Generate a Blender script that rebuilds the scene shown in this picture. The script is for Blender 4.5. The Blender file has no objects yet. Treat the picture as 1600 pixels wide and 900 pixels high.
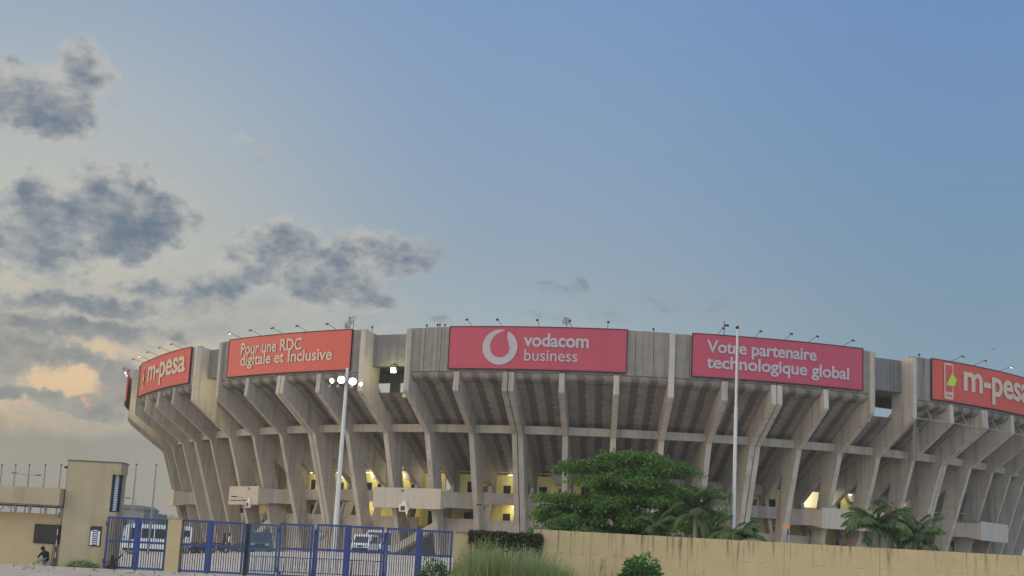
import bpy, bmesh, math, random
from mathutils import Vector, Matrix, noise as mnoise
random.seed(7)
R_ = math.radians
scene = bpy.context.scene
COL = scene.collection

# ------------------------------------------------------------------ camera
F_PX, PIT, ROLL, EYE = 2236.1, 0.18640, 0.0494, 1.6
cam_d = bpy.data.cameras.new('camera'); cam = bpy.data.objects.new('camera', cam_d); COL.objects.link(cam)
cam_d.sensor_width = 36.0; cam_d.lens = F_PX / 1600 * 36.0
cam_d.clip_start = 0.5; cam_d.clip_end = 6000
fw = Vector((0, math.cos(PIT), math.sin(PIT))); r0 = Vector((1, 0, 0)); u0 = Vector((0, -math.sin(PIT), math.cos(PIT)))
rt = math.cos(ROLL) * r0 + math.sin(ROLL) * u0
up = -math.sin(ROLL) * r0 + math.cos(ROLL) * u0
m = Matrix(((rt.x, up.x, -fw.x, 0), (rt.y, up.y, -fw.y, 0), (rt.z, up.z, -fw.z, EYE), (0, 0, 0, 1)))
cam.matrix_world = m
scene.camera = cam

def ray(x, y):                       # direction of a photo pixel (1600 x 900)
    return (fw + rt * ((x - 800) / F_PX) + up * (-(y - 450) / F_PX))
def at(x, y, d):                     # world point of a photo pixel at depth d metres
    q = ray(x, y); return Vector((0, 0, EYE)) + q * (d / q.y)
def azel(x, y):
    q = ray(x, y).normalized(); return math.degrees(math.atan2(q.x, q.y)), math.degrees(math.asin(q.z))

# ------------------------------------------------------------------ world, sun, exposure
SUN_EL, SUN_AZ = 9.0, -88.0          # low evening sun, to the left of the frame
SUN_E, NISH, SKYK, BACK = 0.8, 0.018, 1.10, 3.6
def lin(c):
    f = lambda v: v / 12.92 if v <= .04045 else ((v + .055) / 1.055) ** 2.4
    return tuple(f(x / 255.) for x in c[:3]) + (1.,)
w = bpy.data.worlds.new('World'); scene.world = w; w.use_nodes = True
nt = w.node_tree; nt.nodes.clear()
def N(t, **k):
    n = nt.nodes.new(t)
    for a, b in k.items(): setattr(n, a, b)
    return n
def L(a, b): nt.links.new(a, b)
def setin(sock, v):
    if hasattr(v, 'is_output'): L(v, sock)
    else: sock.default_value = v
def M_(op, a, b=None, c=None, clamp=False):
    n = N('ShaderNodeMath', operation=op, use_clamp=clamp); setin(n.inputs[0], a)
    if b is not None: setin(n.inputs[1], b)
    if c is not None: setin(n.inputs[2], c)
    return n.outputs[0]
def V_(op, a, b=None, out=0):
    n = N('ShaderNodeVectorMath', operation=op); setin(n.inputs[0], a)
    if b is not None:
        if op == 'SCALE': setin(n.inputs[3], b)
        else: setin(n.inputs[1], b)
    return n.outputs['Value'] if op in ('LENGTH', 'DOT_PRODUCT') else n.outputs[0]
def MR(v, a, b, c=0., d=1., t='SMOOTHSTEP'):
    n = N('ShaderNodeMapRange', interpolation_type=t); setin(n.inputs[0], v)
    for i, q in enumerate((a, b, c, d)): setin(n.inputs[i + 1], q)
    return n.outputs[0]
def RAMP(v, pts):
    n = N('ShaderNodeValToRGB'); e = n.color_ramp.elements
    while len(e) < len(pts): e.new(.5)
    for q, (p, c) in zip(e, pts): q.position = p; q.color = lin(c)
    setin(n.inputs[0], v); return n.outputs[0]
def MIX(f, a, b):
    n = N('ShaderNodeMix', data_type='RGBA'); setin(n.inputs[0], f); setin(n.inputs[6], a); setin(n.inputs[7], b)
    return n.outputs[2]
tc = N('ShaderNodeTexCoord').outputs['Generated']
nd = V_('NORMALIZE', tc)
sp = N('ShaderNodeSeparateXYZ'); L(nd, sp.inputs[0])
az = M_('MULTIPLY', M_('ARCTAN2', sp.outputs[0], sp.outputs[1]), 57.29578)
el = M_('MULTIPLY', M_('ARCSINE', sp.outputs[2]), 57.29578)
e01 = M_('DIVIDE', el, 40., clamp=True)
E_ = lambda d: d / 40.
left = RAMP(e01, [(0, (126, 119, 114)), (E_(3.6), (136, 129, 121)), (E_(5.6), (198, 170, 134)), (E_(7.5), (200, 178, 145)), (E_(10), (180, 174, 157)), (E_(13), (174, 173, 164)), (E_(17), (158, 166, 172)), (E_(22), (132, 151, 174)), (1, (134, 136, 138))])
cent = RAMP(e01, [(0, (146, 148, 148)), (E_(6), (150, 155, 156)), (E_(9), (147, 158, 165)), (E_(12), (134, 150, 166)), (E_(16), (124, 146, 172)), (E_(22), (114, 141, 178)), (1, (130, 134, 142))])
right = RAMP(e01, [(0, (116, 136, 152)), (E_(6), (116, 138, 156)), (E_(10), (111, 135, 154)), (E_(15), (104, 133, 164)), (E_(22), (98, 130, 174)), (1, (116, 126, 146))])
g = MIX(MR(az, -19., 0.), left, cent)
g = MIX(MR(az, -1., 19.), g, right)
# a few soft clouds in place, the rest of the sky free
pv = N('ShaderNodeCombineXYZ'); L(az, pv.inputs[0]); L(el, pv.inputs[1]); pv = pv.outputs[0]
def NOISE(vec, sc, det, rough=.55):
    n = N('ShaderNodeTexNoise'); L(vec, n.inputs['Vector']); n.inputs['Scale'].default_value = sc
    n.inputs['Detail'].default_value = det; n.inputs['Roughness'].default_value = rough; return n
warp = V_('SUBTRACT', NOISE(pv, .35, 4).outputs['Color'], (.5, .5, .5))
pw = V_('ADD', pv, V_('MULTIPLY', warp, (3.4, 2.2, 0)))
warp2 = V_('SUBTRACT', NOISE(pv, 1.6, 5).outputs['Color'], (.5, .5, .5))
pw = V_('ADD', pw, V_('MULTIPLY', warp2, (1.1, .8, 0)))
BL = [(28, 148, 84, 54, 1.15), (60, 180, 67, 30, 0.90), (140, 112, 52, 38, 1.10), (120, 165, 26, 22, 0.50), (108, 212, 38, 17, 0.70), (180, 165, 20, 10, 0.35),
      (150, 330, 82, 62, 1.20), (205, 350, 54, 46, 1.00), (255, 340, 52, 49, 1.15), (30, 345, 65, 54, 1.00), (80, 365, 54, 41, 0.80), (45, 405, 82, 35, 0.95), (210, 398, 35, 24, 0.70), (45, 300, 35, 24, 0.65), (310, 335, 18, 14, 0.40),
      (230, 441, 46, 18, 0.95), (398, 378, 52, 30, 1.00), (455, 372, 46, 38, 0.80), (345, 432, 71, 28, 0.90), (420, 432, 67, 30, 0.85), (500, 415, 56, 54, 0.95), (565, 400, 54, 35, 1.10), (480, 460, 49, 28, 0.90),
      (580, 455, 52, 23, 1.10), (640, 388, 46, 28, 0.75), (655, 415, 26, 16, 0.50), (300, 470, 82, 32, 0.70), (640, 470, 40, 18, 0.40), (570, 500, 80, 12, 0.45), (420, 500, 60, 18, 0.45), (150, 440, 30, 12, 0.40),
      (40, 468, 108, 14, 0.90), (150, 470, 82, 17, 0.90), (215, 485, 67, 19, 0.70), (20, 530, 95, 52, 1.10), (110, 505, 82, 13, 0.80), (175, 515, 108, 14, 0.95), (260, 515, 80, 10, 0.50), (85, 560, 56, 12, 1.05), (120, 553, 28, 13, 0.80), (0, 588, 32, 49, 0.95),
      (40, 628, 95, 13, 1.05), (120, 634, 82, 12, 1.00), (190, 600, 46, 41, 0.95), (175, 575, 24, 24, 0.80), (215, 585, 54, 41, 0.80), (150, 655, 90, 24, 0.50), (40, 660, 30, 12, 0.30),
      (372, 216, 26, 9, 0.45), (400, 248, 11, 18, 0.50), (212, 262, 14, 14, 0.48), (236, 280, 14, 8, 0.48),
      (862, 455, 40, 9, 0.50), (905, 447, 16, 10, 0.50), (1030, 468, 50, 11, 0.45), (1110, 466, 30, 14, 0.50), (690, 496, 24, 7, 0.48), (960, 490, 60, 14, 0.30), (850, 500, 50, 8, 0.36)]
SHEET = [(330, 480, 190, 70, .95), (130, 480, 230, 60, .6), (520, 460, 170, 60, .45), (120, 670, 190, 60, .55), (1000, 470, 220, 30, .25)]
def blob(b, sx=1.55):
    cx, cy, rx, ry, amp = b; a, e_ = azel(cx, cy); k = 57.29578 / F_PX
    q = V_('MULTIPLY', V_('SUBTRACT', pw, (a, e_, 0)), (1 / (rx * k), 1 / (ry * k), 0)); return MR(V_('LENGTH', q), sx, .1, 0., amp)
sheet = None
for b_ in SHEET:
    s_ = blob(b_, 1.35); sheet = s_ if sheet is None else M_('MAXIMUM', sheet, s_)
tot = None
for (cx, cy, rx, ry, amp) in BL:
    a, b = azel(cx, cy); k = 1 / math.radians(1) / F_PX
    q = V_('MULTIPLY', V_('SUBTRACT', pw, (a, b, 0)), (1 / (rx * k), 1 / (ry * k), 0))
    s_ = MR(V_('LENGTH', q), 1.55, .15, 0., amp)
    tot = s_ if tot is None else M_('ADD', tot, s_)
n1 = NOISE(V_('MULTIPLY', pv, (1, 1.5, 1)), .55, 9, .62).outputs[0]
n2 = NOISE(V_('MULTIPLY', pv, (1, 1.6, 1)), 1.5, 8, .6).outputs[0]
dens = M_('ADD', M_('ADD', tot, M_('MULTIPLY', M_('SUBTRACT', n1, .5), 1.3)), M_('MULTIPLY', M_('SUBTRACT', n2, .5), 1.2))
# other directions (never in the frame): loose broken cloud
oth = M_('MULTIPLY', MR(M_('ABSOLUTE', az), 24., 40.), MR(NOISE(nd, 2.2, 7).outputs[0], .5, .68))
mask = M_('MAXIMUM', MR(M_('MULTIPLY', dens, MR(tot, .0, .3)), .0, .78, 0., .93), M_('MULTIPLY', oth, .6))
n3 = NOISE(V_('ADD', V_('MULTIPLY', pv, (1, 1.5, 1)), (.35, -.55, 3.)), .8, 7, .6).outputs[0]
core = MR(M_('ADD', M_('MULTIPLY', M_('MINIMUM', dens, 1.3), .75), M_('MULTIPLY', M_('SUBTRACT', n3, .5), 2.2)), .0, 1.5)
c_hi = MIX(core, MIX(MR(az, -6., -1.), lin((176, 173, 166)), lin((128, 141, 153))), lin((80, 94, 114)))
c_lo = MIX(core, lin((166, 156, 143)), lin((112, 114, 118)))
ccol = MIX(MR(el, 6., 10.5), c_lo, c_hi)
g = MIX(M_('MULTIPLY', sheet, MR(n1, .3, .62, .35, 1.)), g, MIX(MR(el, 3., 9.), lin((120, 116, 116)), lin((140, 143, 144))))
peach = None
for b_ in [(90, 595, 180, 52, .45), (130, 560, 120, 30, .35), (20, 655, 80, 26, .4)]:
    s_ = blob(b_, 1.4); peach = s_ if peach is None else M_('MAXIMUM', peach, s_)
g = MIX(peach, g, lin((226, 186, 142)))
skyc = MIX(mask, g, ccol)
ember = None
for b_ in [(148, 612, 9, 20, 1.), (140, 625, 16, 9, .8), (208, 598, 10, 14, .5), (60, 640, 14, 14, .35)]:
    s_ = blob(b_, 1.5); ember = s_ if ember is None else M_('MAXIMUM', ember, s_)
skyc = MIX(M_('MULTIPLY', ember, MR(n2, .45, .65)), skyc, lin((232, 158, 112)))
# added fill: sky behind the camera brightened and warmed to light the facade
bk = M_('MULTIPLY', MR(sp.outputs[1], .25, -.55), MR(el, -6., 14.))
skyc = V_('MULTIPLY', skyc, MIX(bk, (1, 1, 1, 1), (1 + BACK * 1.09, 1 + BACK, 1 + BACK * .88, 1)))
ns = N('ShaderNodeTexSky', sky_type='NISHITA', sun_disc=False); ns.sun_elevation = R_(SUN_EL); ns.sun_rotation = R_(SUN_AZ)
ns.air_density = 1.; ns.dust_density = .15
b1 = N('ShaderNodeBackground'); L(ns.outputs[0], b1.inputs[0]); b1.inputs[1].default_value = NISH
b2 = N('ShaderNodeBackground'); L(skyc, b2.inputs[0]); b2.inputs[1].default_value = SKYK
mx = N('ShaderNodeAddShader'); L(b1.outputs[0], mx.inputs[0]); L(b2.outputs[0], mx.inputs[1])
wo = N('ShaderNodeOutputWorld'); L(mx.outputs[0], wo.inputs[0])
w.cycles.sampling_method = 'MANUAL'; w.cycles.sample_map_resolution = 512

sd = bpy.data.lights.new('sun', 'SUN'); sd.energy = SUN_E; sd.angle = R_(14); sd.color = (1, .84, .66)
so = bpy.data.objects.new('sun', sd); COL.objects.link(so)
sv = Vector((math.sin(R_(SUN_AZ)) * math.cos(R_(SUN_EL)), math.cos(R_(SUN_AZ)) * math.cos(R_(SUN_EL)), math.sin(R_(SUN_EL))))
so.rotation_euler = sv.to_track_quat('Z', 'Y').to_euler(); so.location = sv * 100
scene.view_settings.view_transform = 'Standard'; scene.view_settings.look = 'None'
scene.view_settings.exposure = 0.0; scene.view_settings.gamma = 1.0
scene.view_settings.use_curve_mapping = False
try:
    scene.cycles.max_bounces = 6; scene.cycles.diffuse_bounces = 4; scene.cycles.use_denoising = True
    scene.cycles.sample_clamp_indirect = 4
except Exception: pass

# ------------------------------------------------------------------ helpers
def world_loc(o):
    v = Vector((0, 0, 0))
    while o is not None: v = v + o.location; o = o.parent
    return v
class MB:
    def __init__(s): s.v = []; s.f = []; s.mi = []; s.uv = []
    def add(s, vs, fs, mi=0, uvs=None):
        b = len(s.v); s.v += [Vector(p) for p in vs]
        for i, f in enumerate(fs):
            s.f.append([b + k for k in f]); s.mi.append(mi); s.uv.append(uvs[i] if uvs else None)
    def box(s, c, d, mi=0, mat=None):       # centre, full size
        vs = [Vector((c[0] + sx * d[0] / 2, c[1] + sy * d[1] / 2, c[2] + sz * d[2] / 2)) for sx in (-1, 1) for sy in (-1, 1) for sz in (-1, 1)]
        if mat: vs = [mat @ v for v in vs]
        s.add(vs, [(0, 1, 3, 2), (4, 6, 7, 5), (0, 4, 5, 1), (2, 3, 7, 6), (0, 2, 6, 4), (1, 5, 7, 3)], mi)
    def bx(s, x0, x1, y0, y1, z0, z1, mi=0): s.box(((x0 + x1) / 2, (y0 + y1) / 2, (z0 + z1) / 2), (abs(x1 - x0), abs(y1 - y0), abs(z1 - z0)), mi)
    def cbox(s, c, d, b, mi=0, mat=None):     # box with chamfered edges
        bm = bmesh.new(); bmesh.ops.create_cube(bm, size=1)
        for v in bm.verts: v.co = Vector((v.co.x * d[0], v.co.y * d[1], v.co.z * d[2])) + Vector(c)
        bmesh.ops.bevel(bm, geom=bm.edges[:], offset=b, segments=2, affect='EDGES', profile=.6)
        bm.verts.index_update()
        vs = [v.co.copy() for v in bm.verts]
        if mat: vs = [mat @ v for v in vs]
        s.add(vs, [[v.index for v in f.verts] for f in bm.faces], mi); bm.free()
    def tube(s, pts, rad, n=6, mi=0, cap=True):
        pts = [Vector(p) for p in pts]
        if not hasattr(rad, '__len__'): rad = [rad] * len(pts)
        rings = []; ref = None
        for i, p in enumerate(pts):
            t = (pts[min(i + 1, len(pts) - 1)] - pts[max(i - 1, 0)]).normalized()
            if ref is None: ref = Vector((0, 0, 1)) if abs(t.z) < .9 else Vector((1, 0, 0))
            a = t.cross(ref).normalized(); b = t.cross(a).normalized()
            rings.append([p + (a * math.cos(q * 2 * math.pi / n) + b * math.sin(q * 2 * math.pi / n)) * rad[i] for q in range(n)])
        vs = [v for r in rings for v in r]; fs = []
        for i in range(len(pts) - 1):
            for q in range(n): fs.append((i * n + q, i * n + (q + 1) % n, (i + 1) * n + (q + 1) % n, (i + 1) * n + q))
        if cap: fs += [tuple(reversed(range(n))), tuple((len(pts) - 1) * n + q for q in range(n))]
        s.add(vs, fs, mi)
    def prism(s, poly, f3, w0, w1, mi=0):     # poly list of 2d; f3(a,b,w)->3d
        n = len(poly)
        vs = [f3(a, b, w0) for a, b in poly] + [f3(a, b, w1) for a, b in poly]
        fs = [tuple(range(n)), tuple(range(2 * n - 1, n - 1, -1))] + [(i, i + n, (i + 1) % n + n, (i + 1) % n) for i in range(n)]
        s.add(vs, fs, mi)
    def lathe(s, prof, c, n=16, mi=0, mat=None):
        vs = []
        for r, z in prof:
            for q in range(n):
                a = q * 2 * math.pi / n; vs.append(Vector((r * math.cos(a), r * math.sin(a), z)))
        if mat: vs = [mat @ v for v in vs]
        vs = [v + Vector(c) for v in vs]; fs = []
        for i in range(len(prof) - 1):
            for q in range(n): fs.append((i * n + q, i * n + (q + 1) % n, (i + 1) * n + (q + 1) % n, (i + 1) * n + q))
        s.add(vs, fs, mi)
    def build(s, name, mats, parent=None, label=None, world=False, smooth=False, recalc=True):
        off = world_loc(parent) if (parent is not None and world) else Vector((0, 0, 0))
        me = bpy.data.meshes.new(name); me.from_pydata([tuple(v - off) for v in s.v], [], s.f)
        if not isinstance(mats, (list, tuple)): mats = [mats]
        for q in mats: me.materials.append(q)
        me.polygons.foreach_set('material_index', s.mi)
        if any(u is not None for u in s.uv):
            uvl = me.uv_layers.new(name='UVMap')
            for p, u in zip(me.polygons, s.uv):
                if u:
                    for li, q in zip(p.loop_indices, u): uvl.data[li].uv = q
        if smooth: me.polygons.foreach_set('use_smooth', [True] * len(me.polygons))
        me.update()
        if recalc:
            bm = bmesh.new(); bm.from_mesh(me); bmesh.ops.recalc_face_normals(bm, faces=bm.faces); bm.to_mesh(me); bm.free()
        o = bpy.data.objects.new(name, me); COL.objects.link(o)
        if parent is not None: o.parent = parent
        if label: o['label'] = label
        return o
def tag(o, label=None, cat=None, group=None, kind=None):
    if label: o['label'] = label
    if cat: o['category'] = cat
    if group: o['group'] = group
    if kind: o['kind'] = kind
    return o
def thing(name, label, cat, loc, group=None, rz=0):
    o = bpy.data.objects.new(name, None); COL.objects.link(o); o.empty_display_size = .3
    o.location = loc; o.rotation_euler = (0, 0, rz); return tag(o, label, cat, group)
def copy_tree(o, parent=None):
    c = o.copy(); COL.objects.link(c)
    if parent is not None: c.parent = parent
    for ch in list(o.children): copy_tree(ch, c)
    return c
def copy_thing(o, label, loc, rz=0, group=None):
    c = copy_tree(o); c.location = loc; c.rotation_euler = (0, 0, rz); c['label'] = label
    if group: c['group'] = group
    return c

# ------------------------------------------------------------------ materials
def mat(name, base, rough=.85, var=.12, scale=1.5, streak=0., streak_scale=(1.4, 1.4, .07), metal=0., bump=.0, emit=None, es=0., spec=.3, streak_col=None, grime=0., objvar=0.):
    mt = bpy.data.materials.new(name); mt.use_nodes = True; t = mt.node_tree; b = t.nodes['Principled BSDF']
    b.inputs['Roughness'].default_value = rough; b.inputs['Metallic'].default_value = metal; b.inputs['Specular IOR Level'].default_value = spec
    tcn = t.nodes.new('ShaderNodeTexCoord')
    n = t.nodes.new('ShaderNodeTexNoise'); n.inputs['Scale'].default_value = scale; n.inputs['Detail'].default_value = 7; n.inputs['Roughness'].default_value = .62
    t.links.new(tcn.outputs['Object'], n.inputs['Vector'])
    r = t.nodes.new('ShaderNodeValToRGB'); e = r.color_ramp.elements
    e[0].position = .3; e[1].position = .72
    e[0].color = tuple(c * (1 - var) for c in base) + (1,); e[1].color = tuple(min(1, c * (1 + var)) for c in base) + (1,)
    t.links.new(n.outputs[0], r.inputs[0]); col = r.outputs[0]
    if streak > 0:
        mp = t.nodes.new('ShaderNodeMapping'); mp.inputs['Scale'].default_value = streak_scale
        t.links.new(tcn.outputs['Object'], mp.inputs[0])
        n2 = t.nodes.new('ShaderNodeTexNoise'); n2.inputs['Scale'].default_value = 1; n2.inputs['Detail'].default_value = 5; n2.inputs['Roughness'].default_value = .7
        t.links.new(mp.outputs[0], n2.inputs['Vector'])
        q = t.nodes.new('ShaderNodeMapRange'); q.inputs[1].default_value = .48; q.inputs[2].default_value = .68; q.inputs[4].default_value = streak
        t.links.new(n2.outputs[0], q.inputs[0])
        mm = t.nodes.new('ShaderNodeMix'); mm.data_type = 'RGBA'; t.links.new(q.outputs[0], mm.inputs[0]); t.links.new(col, mm.inputs[6])
        mm.inputs[7].default_value = (streak_col or tuple(c * .35 for c in base)) + (1,); col = mm.outputs[2]
    if grime > 0:
        n3 = t.nodes.new('ShaderNodeTexNoise'); n3.inputs['Scale'].default_value = .35; n3.inputs['Detail'].default_value = 8; n3.inputs['Roughness'].default_value = .7
        t.links.new(tcn.outputs['Object'], n3.inputs['Vector'])
        q = t.nodes.new('ShaderNodeMapRange'); q.inputs[1].default_value = .5; q.inputs[2].default_value = .75; q.inputs[4].default_value = grime
        t.links.new(n3.outputs[0], q.inputs[0])
        mm = t.nodes.new('ShaderNodeMix'); mm.data_type = 'RGBA'; t.links.new(q.outputs[0], mm.inputs[0]); t.links.new(col, mm.inputs[6])
        mm.inputs[7].default_value = tuple(c * .5 for c in base) + (1,); col = mm.outputs[2]
    t.links.new(col, b.inputs['Base Color'])
    if objvar > 0:
        oi = t.nodes.new('ShaderNodeObjectInfo'); q = t.nodes.new('ShaderNodeMapRange'); t.links.new(oi.outputs['Random'], q.inputs[0]); q.inputs[3].default_value = 1 - objvar; q.inputs[4].default_value = 1 + objvar * .5
        sx = t.nodes.new('ShaderNodeSeparateXYZ'); t.links.new(tcn.outputs['Object'], sx.inputs[0])
        fr = t.nodes.new('ShaderNodeMath'); fr.operation = 'PINGPONG'; t.links.new(sx.outputs[2], fr.inputs[0]); fr.inputs[1].default_value = .8
        ln = t.nodes.new('ShaderNodeMapRange'); t.links.new(fr.outputs[0], ln.inputs[0]); ln.inputs[1].default_value = .0; ln.inputs[2].default_value = .05; ln.inputs[3].default_value = .80; ln.inputs[4].default_value = 1.
        ml = t.nodes.new('ShaderNodeMath'); ml.operation = 'MULTIPLY'; t.links.new(q.outputs[0], ml.inputs[0]); t.links.new(ln.outputs[0], ml.inputs[1])
        vm = t.nodes.new('ShaderNodeVectorMath'); vm.operation = 'SCALE'; t.links.new(col, vm.inputs[0]); t.links.new(ml.outputs[0], vm.inputs[3]); col = vm.outputs[0]; t.links.new(col, b.inputs['Base Color'])
    if bump > 0:
        bn = t.nodes.new('ShaderNodeBump'); bn.inputs['Strength'].default_value = bump; bn.inputs['Distance'].default_value = .05
        n4 = t.nodes.new('ShaderNodeTexNoise'); n4.inputs['Scale'].default_value = scale * 6; n4.inputs['Detail'].default_value = 6
        t.links.new(tcn.outputs['Object'], n4.inputs['Vector']); t.links.new(n4.outputs[0], bn.inputs['Height']); t.links.new(bn.outputs[0], b.inputs['Normal'])
    if emit:
        b.inputs['Emission Color'].default_value = tuple(emit) + (1,); b.inputs['Emission Strength'].default_value = es
    return mt
CONC = mat('concrete_weathered', (.38, .338, .285), .92, .12, .9, .55, (1.1, 1.1, .05), bump=.25, grime=.35)
CONC_PAR = mat('concrete_parapet_streaked', (.235, .212, .185), .92, .14, .8, .75, (1.9, 1.9, .045), bump=.25, grime=.5, streak_col=(.07, .063, .055))
CONC_RIB = mat('concrete_rib', (.41, .366, .308), .92, .12, .7, .6, (1.5, 1.5, .06), bump=.2, grime=.45, objvar=.16, streak_col=(.17, .15, .13))
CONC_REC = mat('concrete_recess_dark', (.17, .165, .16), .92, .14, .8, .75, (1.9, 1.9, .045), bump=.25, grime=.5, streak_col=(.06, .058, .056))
CONC_PALE = mat('concrete_pale_painted', (.44, .39, .325), .9, .06, 1.2, .22, (2.2, 2.2, .1), bump=.1, grime=.15)
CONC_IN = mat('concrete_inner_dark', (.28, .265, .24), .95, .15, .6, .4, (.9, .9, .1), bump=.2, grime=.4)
RED_A = mat('banner_crimson_vinyl', (.39, .050, .082), .55, .04, .25, .12, (.4, .4, .03), spec=.4)
RED_B = mat('banner_orange_red_vinyl', (.48, .070, .046), .55, .04, .25, .12, (.4, .4, .03), spec=.4)
LETTER = mat('banner_letter_grey_white', (.39, .35, .365), .6, .05, .5)
LETTER_B = mat('banner_letter_warm_white', (.50, .40, .31), .6, .05, .5)
GREEN_L = mat('logo_lime_green', (.36, .55, .05), .6, .04, .5)
EDGE = mat('banner_frame_dark', (.05, .02, .03), .7, .1, 1)
YEL = mat('wall_yellow_paint', (.70, .60, .22), .85, .10, 1.0, .3, (1.2, 1.2, .1), grime=.25)
WALLB = mat('wall_beige_paint', (.44, .345, .195), .88, .06, 1.2, 0., bump=.08, grime=.12)
TOWERB = mat('tower_beige_paint', (.375, .315, .20), .88, .08, 1.0, .4, (.8, .8, .06), bump=.08, grime=.15, streak_col=(.2, .16, .1))
BLUE = mat('gate_blue_paint', (.017, .042, .17), .5, .2, 3, .15, (3, 3, .3), spec=.5, streak_col=(.03, .03, .06))
TEAL = mat('gate_teal_paint', (.02, .075, .14), .55, .2, 3, .15, (3, 3, .3), spec=.5, streak_col=(.03, .03, .06))
BLUE_BAR = mat('gate_bar_grey_blue', (.045, .052, .085), .55, .2, 3)
BLACKM = mat('black_metal', (.02, .02, .022), .6, .2, 3)
DARK = mat('dark_opening', (.018, .018, .02), .8, .2, 1)
GLASS = mat('window_glass_dark', (.02, .024, .03), .12, .1, 1, spec=.6)
GREYM = mat('grey_galvanised_steel', (.30, .31, .31), .5, .08, 2, .2, (3, 3, .2), metal=.3)
WHITEM = mat('white_painted_pole', (.54, .54, .52), .5, .05, 2, .2, (4, 4, .15))
WHITEP = mat('white_vehicle_paint', (.72, .73, .74), .3, .04, 1, spec=.5, grime=.1)
BLUEV = mat('dark_teal_vehicle_paint', (.015, .05, .075), .35, .06, 1, spec=.5)
TYRE = mat('tyre_rubber', (.02, .02, .02), .9, .1, 4)
LITL = mat('lamp_lens_lit', (1, 1, 1), .4, 0, 1, emit=(1., .97, .74), es=14.)
LITW = mat('lamp_lens_lit_white', (1, 1, 1), .4, 0, 1, emit=(1., .97, .9), es=7.)
LENS = mat('lamp_lens_off', (.35, .37, .38), .2, .05, 2, spec=.6)
TUBE = mat('tube_lamp_lit', (1, 1, 1), .4, 0, 1, emit=(1., .93, .6), es=1.6)
BARK = mat('tree_bark', (.10, .075, .055), .95, .25, 5, bump=.5)
PALMT = mat('palm_bark_pale', (.24, .21, .17), .95, .2, 6, bump=.5)
SKIN = mat('skin_dark_brown', (.10, .055, .035), .6, .05, 6)
SHIRT = mat('shirt_dark_navy', (.02, .022, .03), .9, .1, 6)
SHIRTW = mat('shirt_pale', (.62, .62, .60), .9, .05, 6)
TROU = mat('trousers_grey_green', (.20, .22, .215), .9, .12, 6)
HAIR = mat('hair_black', (.01, .01, .01), .9, .1, 8)
def leafmat(name, c1, c2, c3=None):
    mt = bpy.data.materials.new(name); mt.use_nodes = True; t = mt.node_tree; b = t.nodes['Principled BSDF']
    gi = t.nodes.new('ShaderNodeNewGeometry'); r = t.nodes.new('ShaderNodeValToRGB'); e = r.color_ramp.elements
    e[0].color = c1 + (1,); e[1].color = c2 + (1,)
    if c3: q = e.new(.93); q.color = c3 + (1,); e[1].position = .85
    t.links.new(gi.outputs['Random Per Island'], r.inputs[0]); t.links.new(r.outputs[0], b.inputs['Base Color'])
    b.inputs['Roughness'].default_value = .6; b.inputs['Specular IOR Level'].default_value = .25
    tr = t.nodes.new('ShaderNodeBsdfTranslucent'); t.links.new(r.outputs[0], tr.inputs[0])
    ad = t.nodes.new('ShaderNodeMixShader'); ad.inputs[0].default_value = .25
    t.links.new(b.outputs[0], ad.inputs[1]); t.links.new(tr.outputs[0], ad.inputs[2]); t.links.new(ad.outputs[0], t.nodes['Material Output'].inputs[0])
    return mt
LEAF = leafmat('almond_tree_leaf', (.06, .14, .03), (.17, .29, .075))
PALM = leafmat('palm_leaflet', (.04, .115, .045), (.09, .21, .075), (.17, .21, .08))
VINE = leafmat('vine_leaf', (.018, .05, .012), (.06, .12, .03), (.12, .08, .045))
GRASS = leafmat('tall_grass_blade', (.08, .19, .035), (.19, .34, .09), (.36, .36, .17))
SHRUB = leafmat('shrub_broad_leaf', (.05, .14, .035), (.14, .27, .08))

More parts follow.
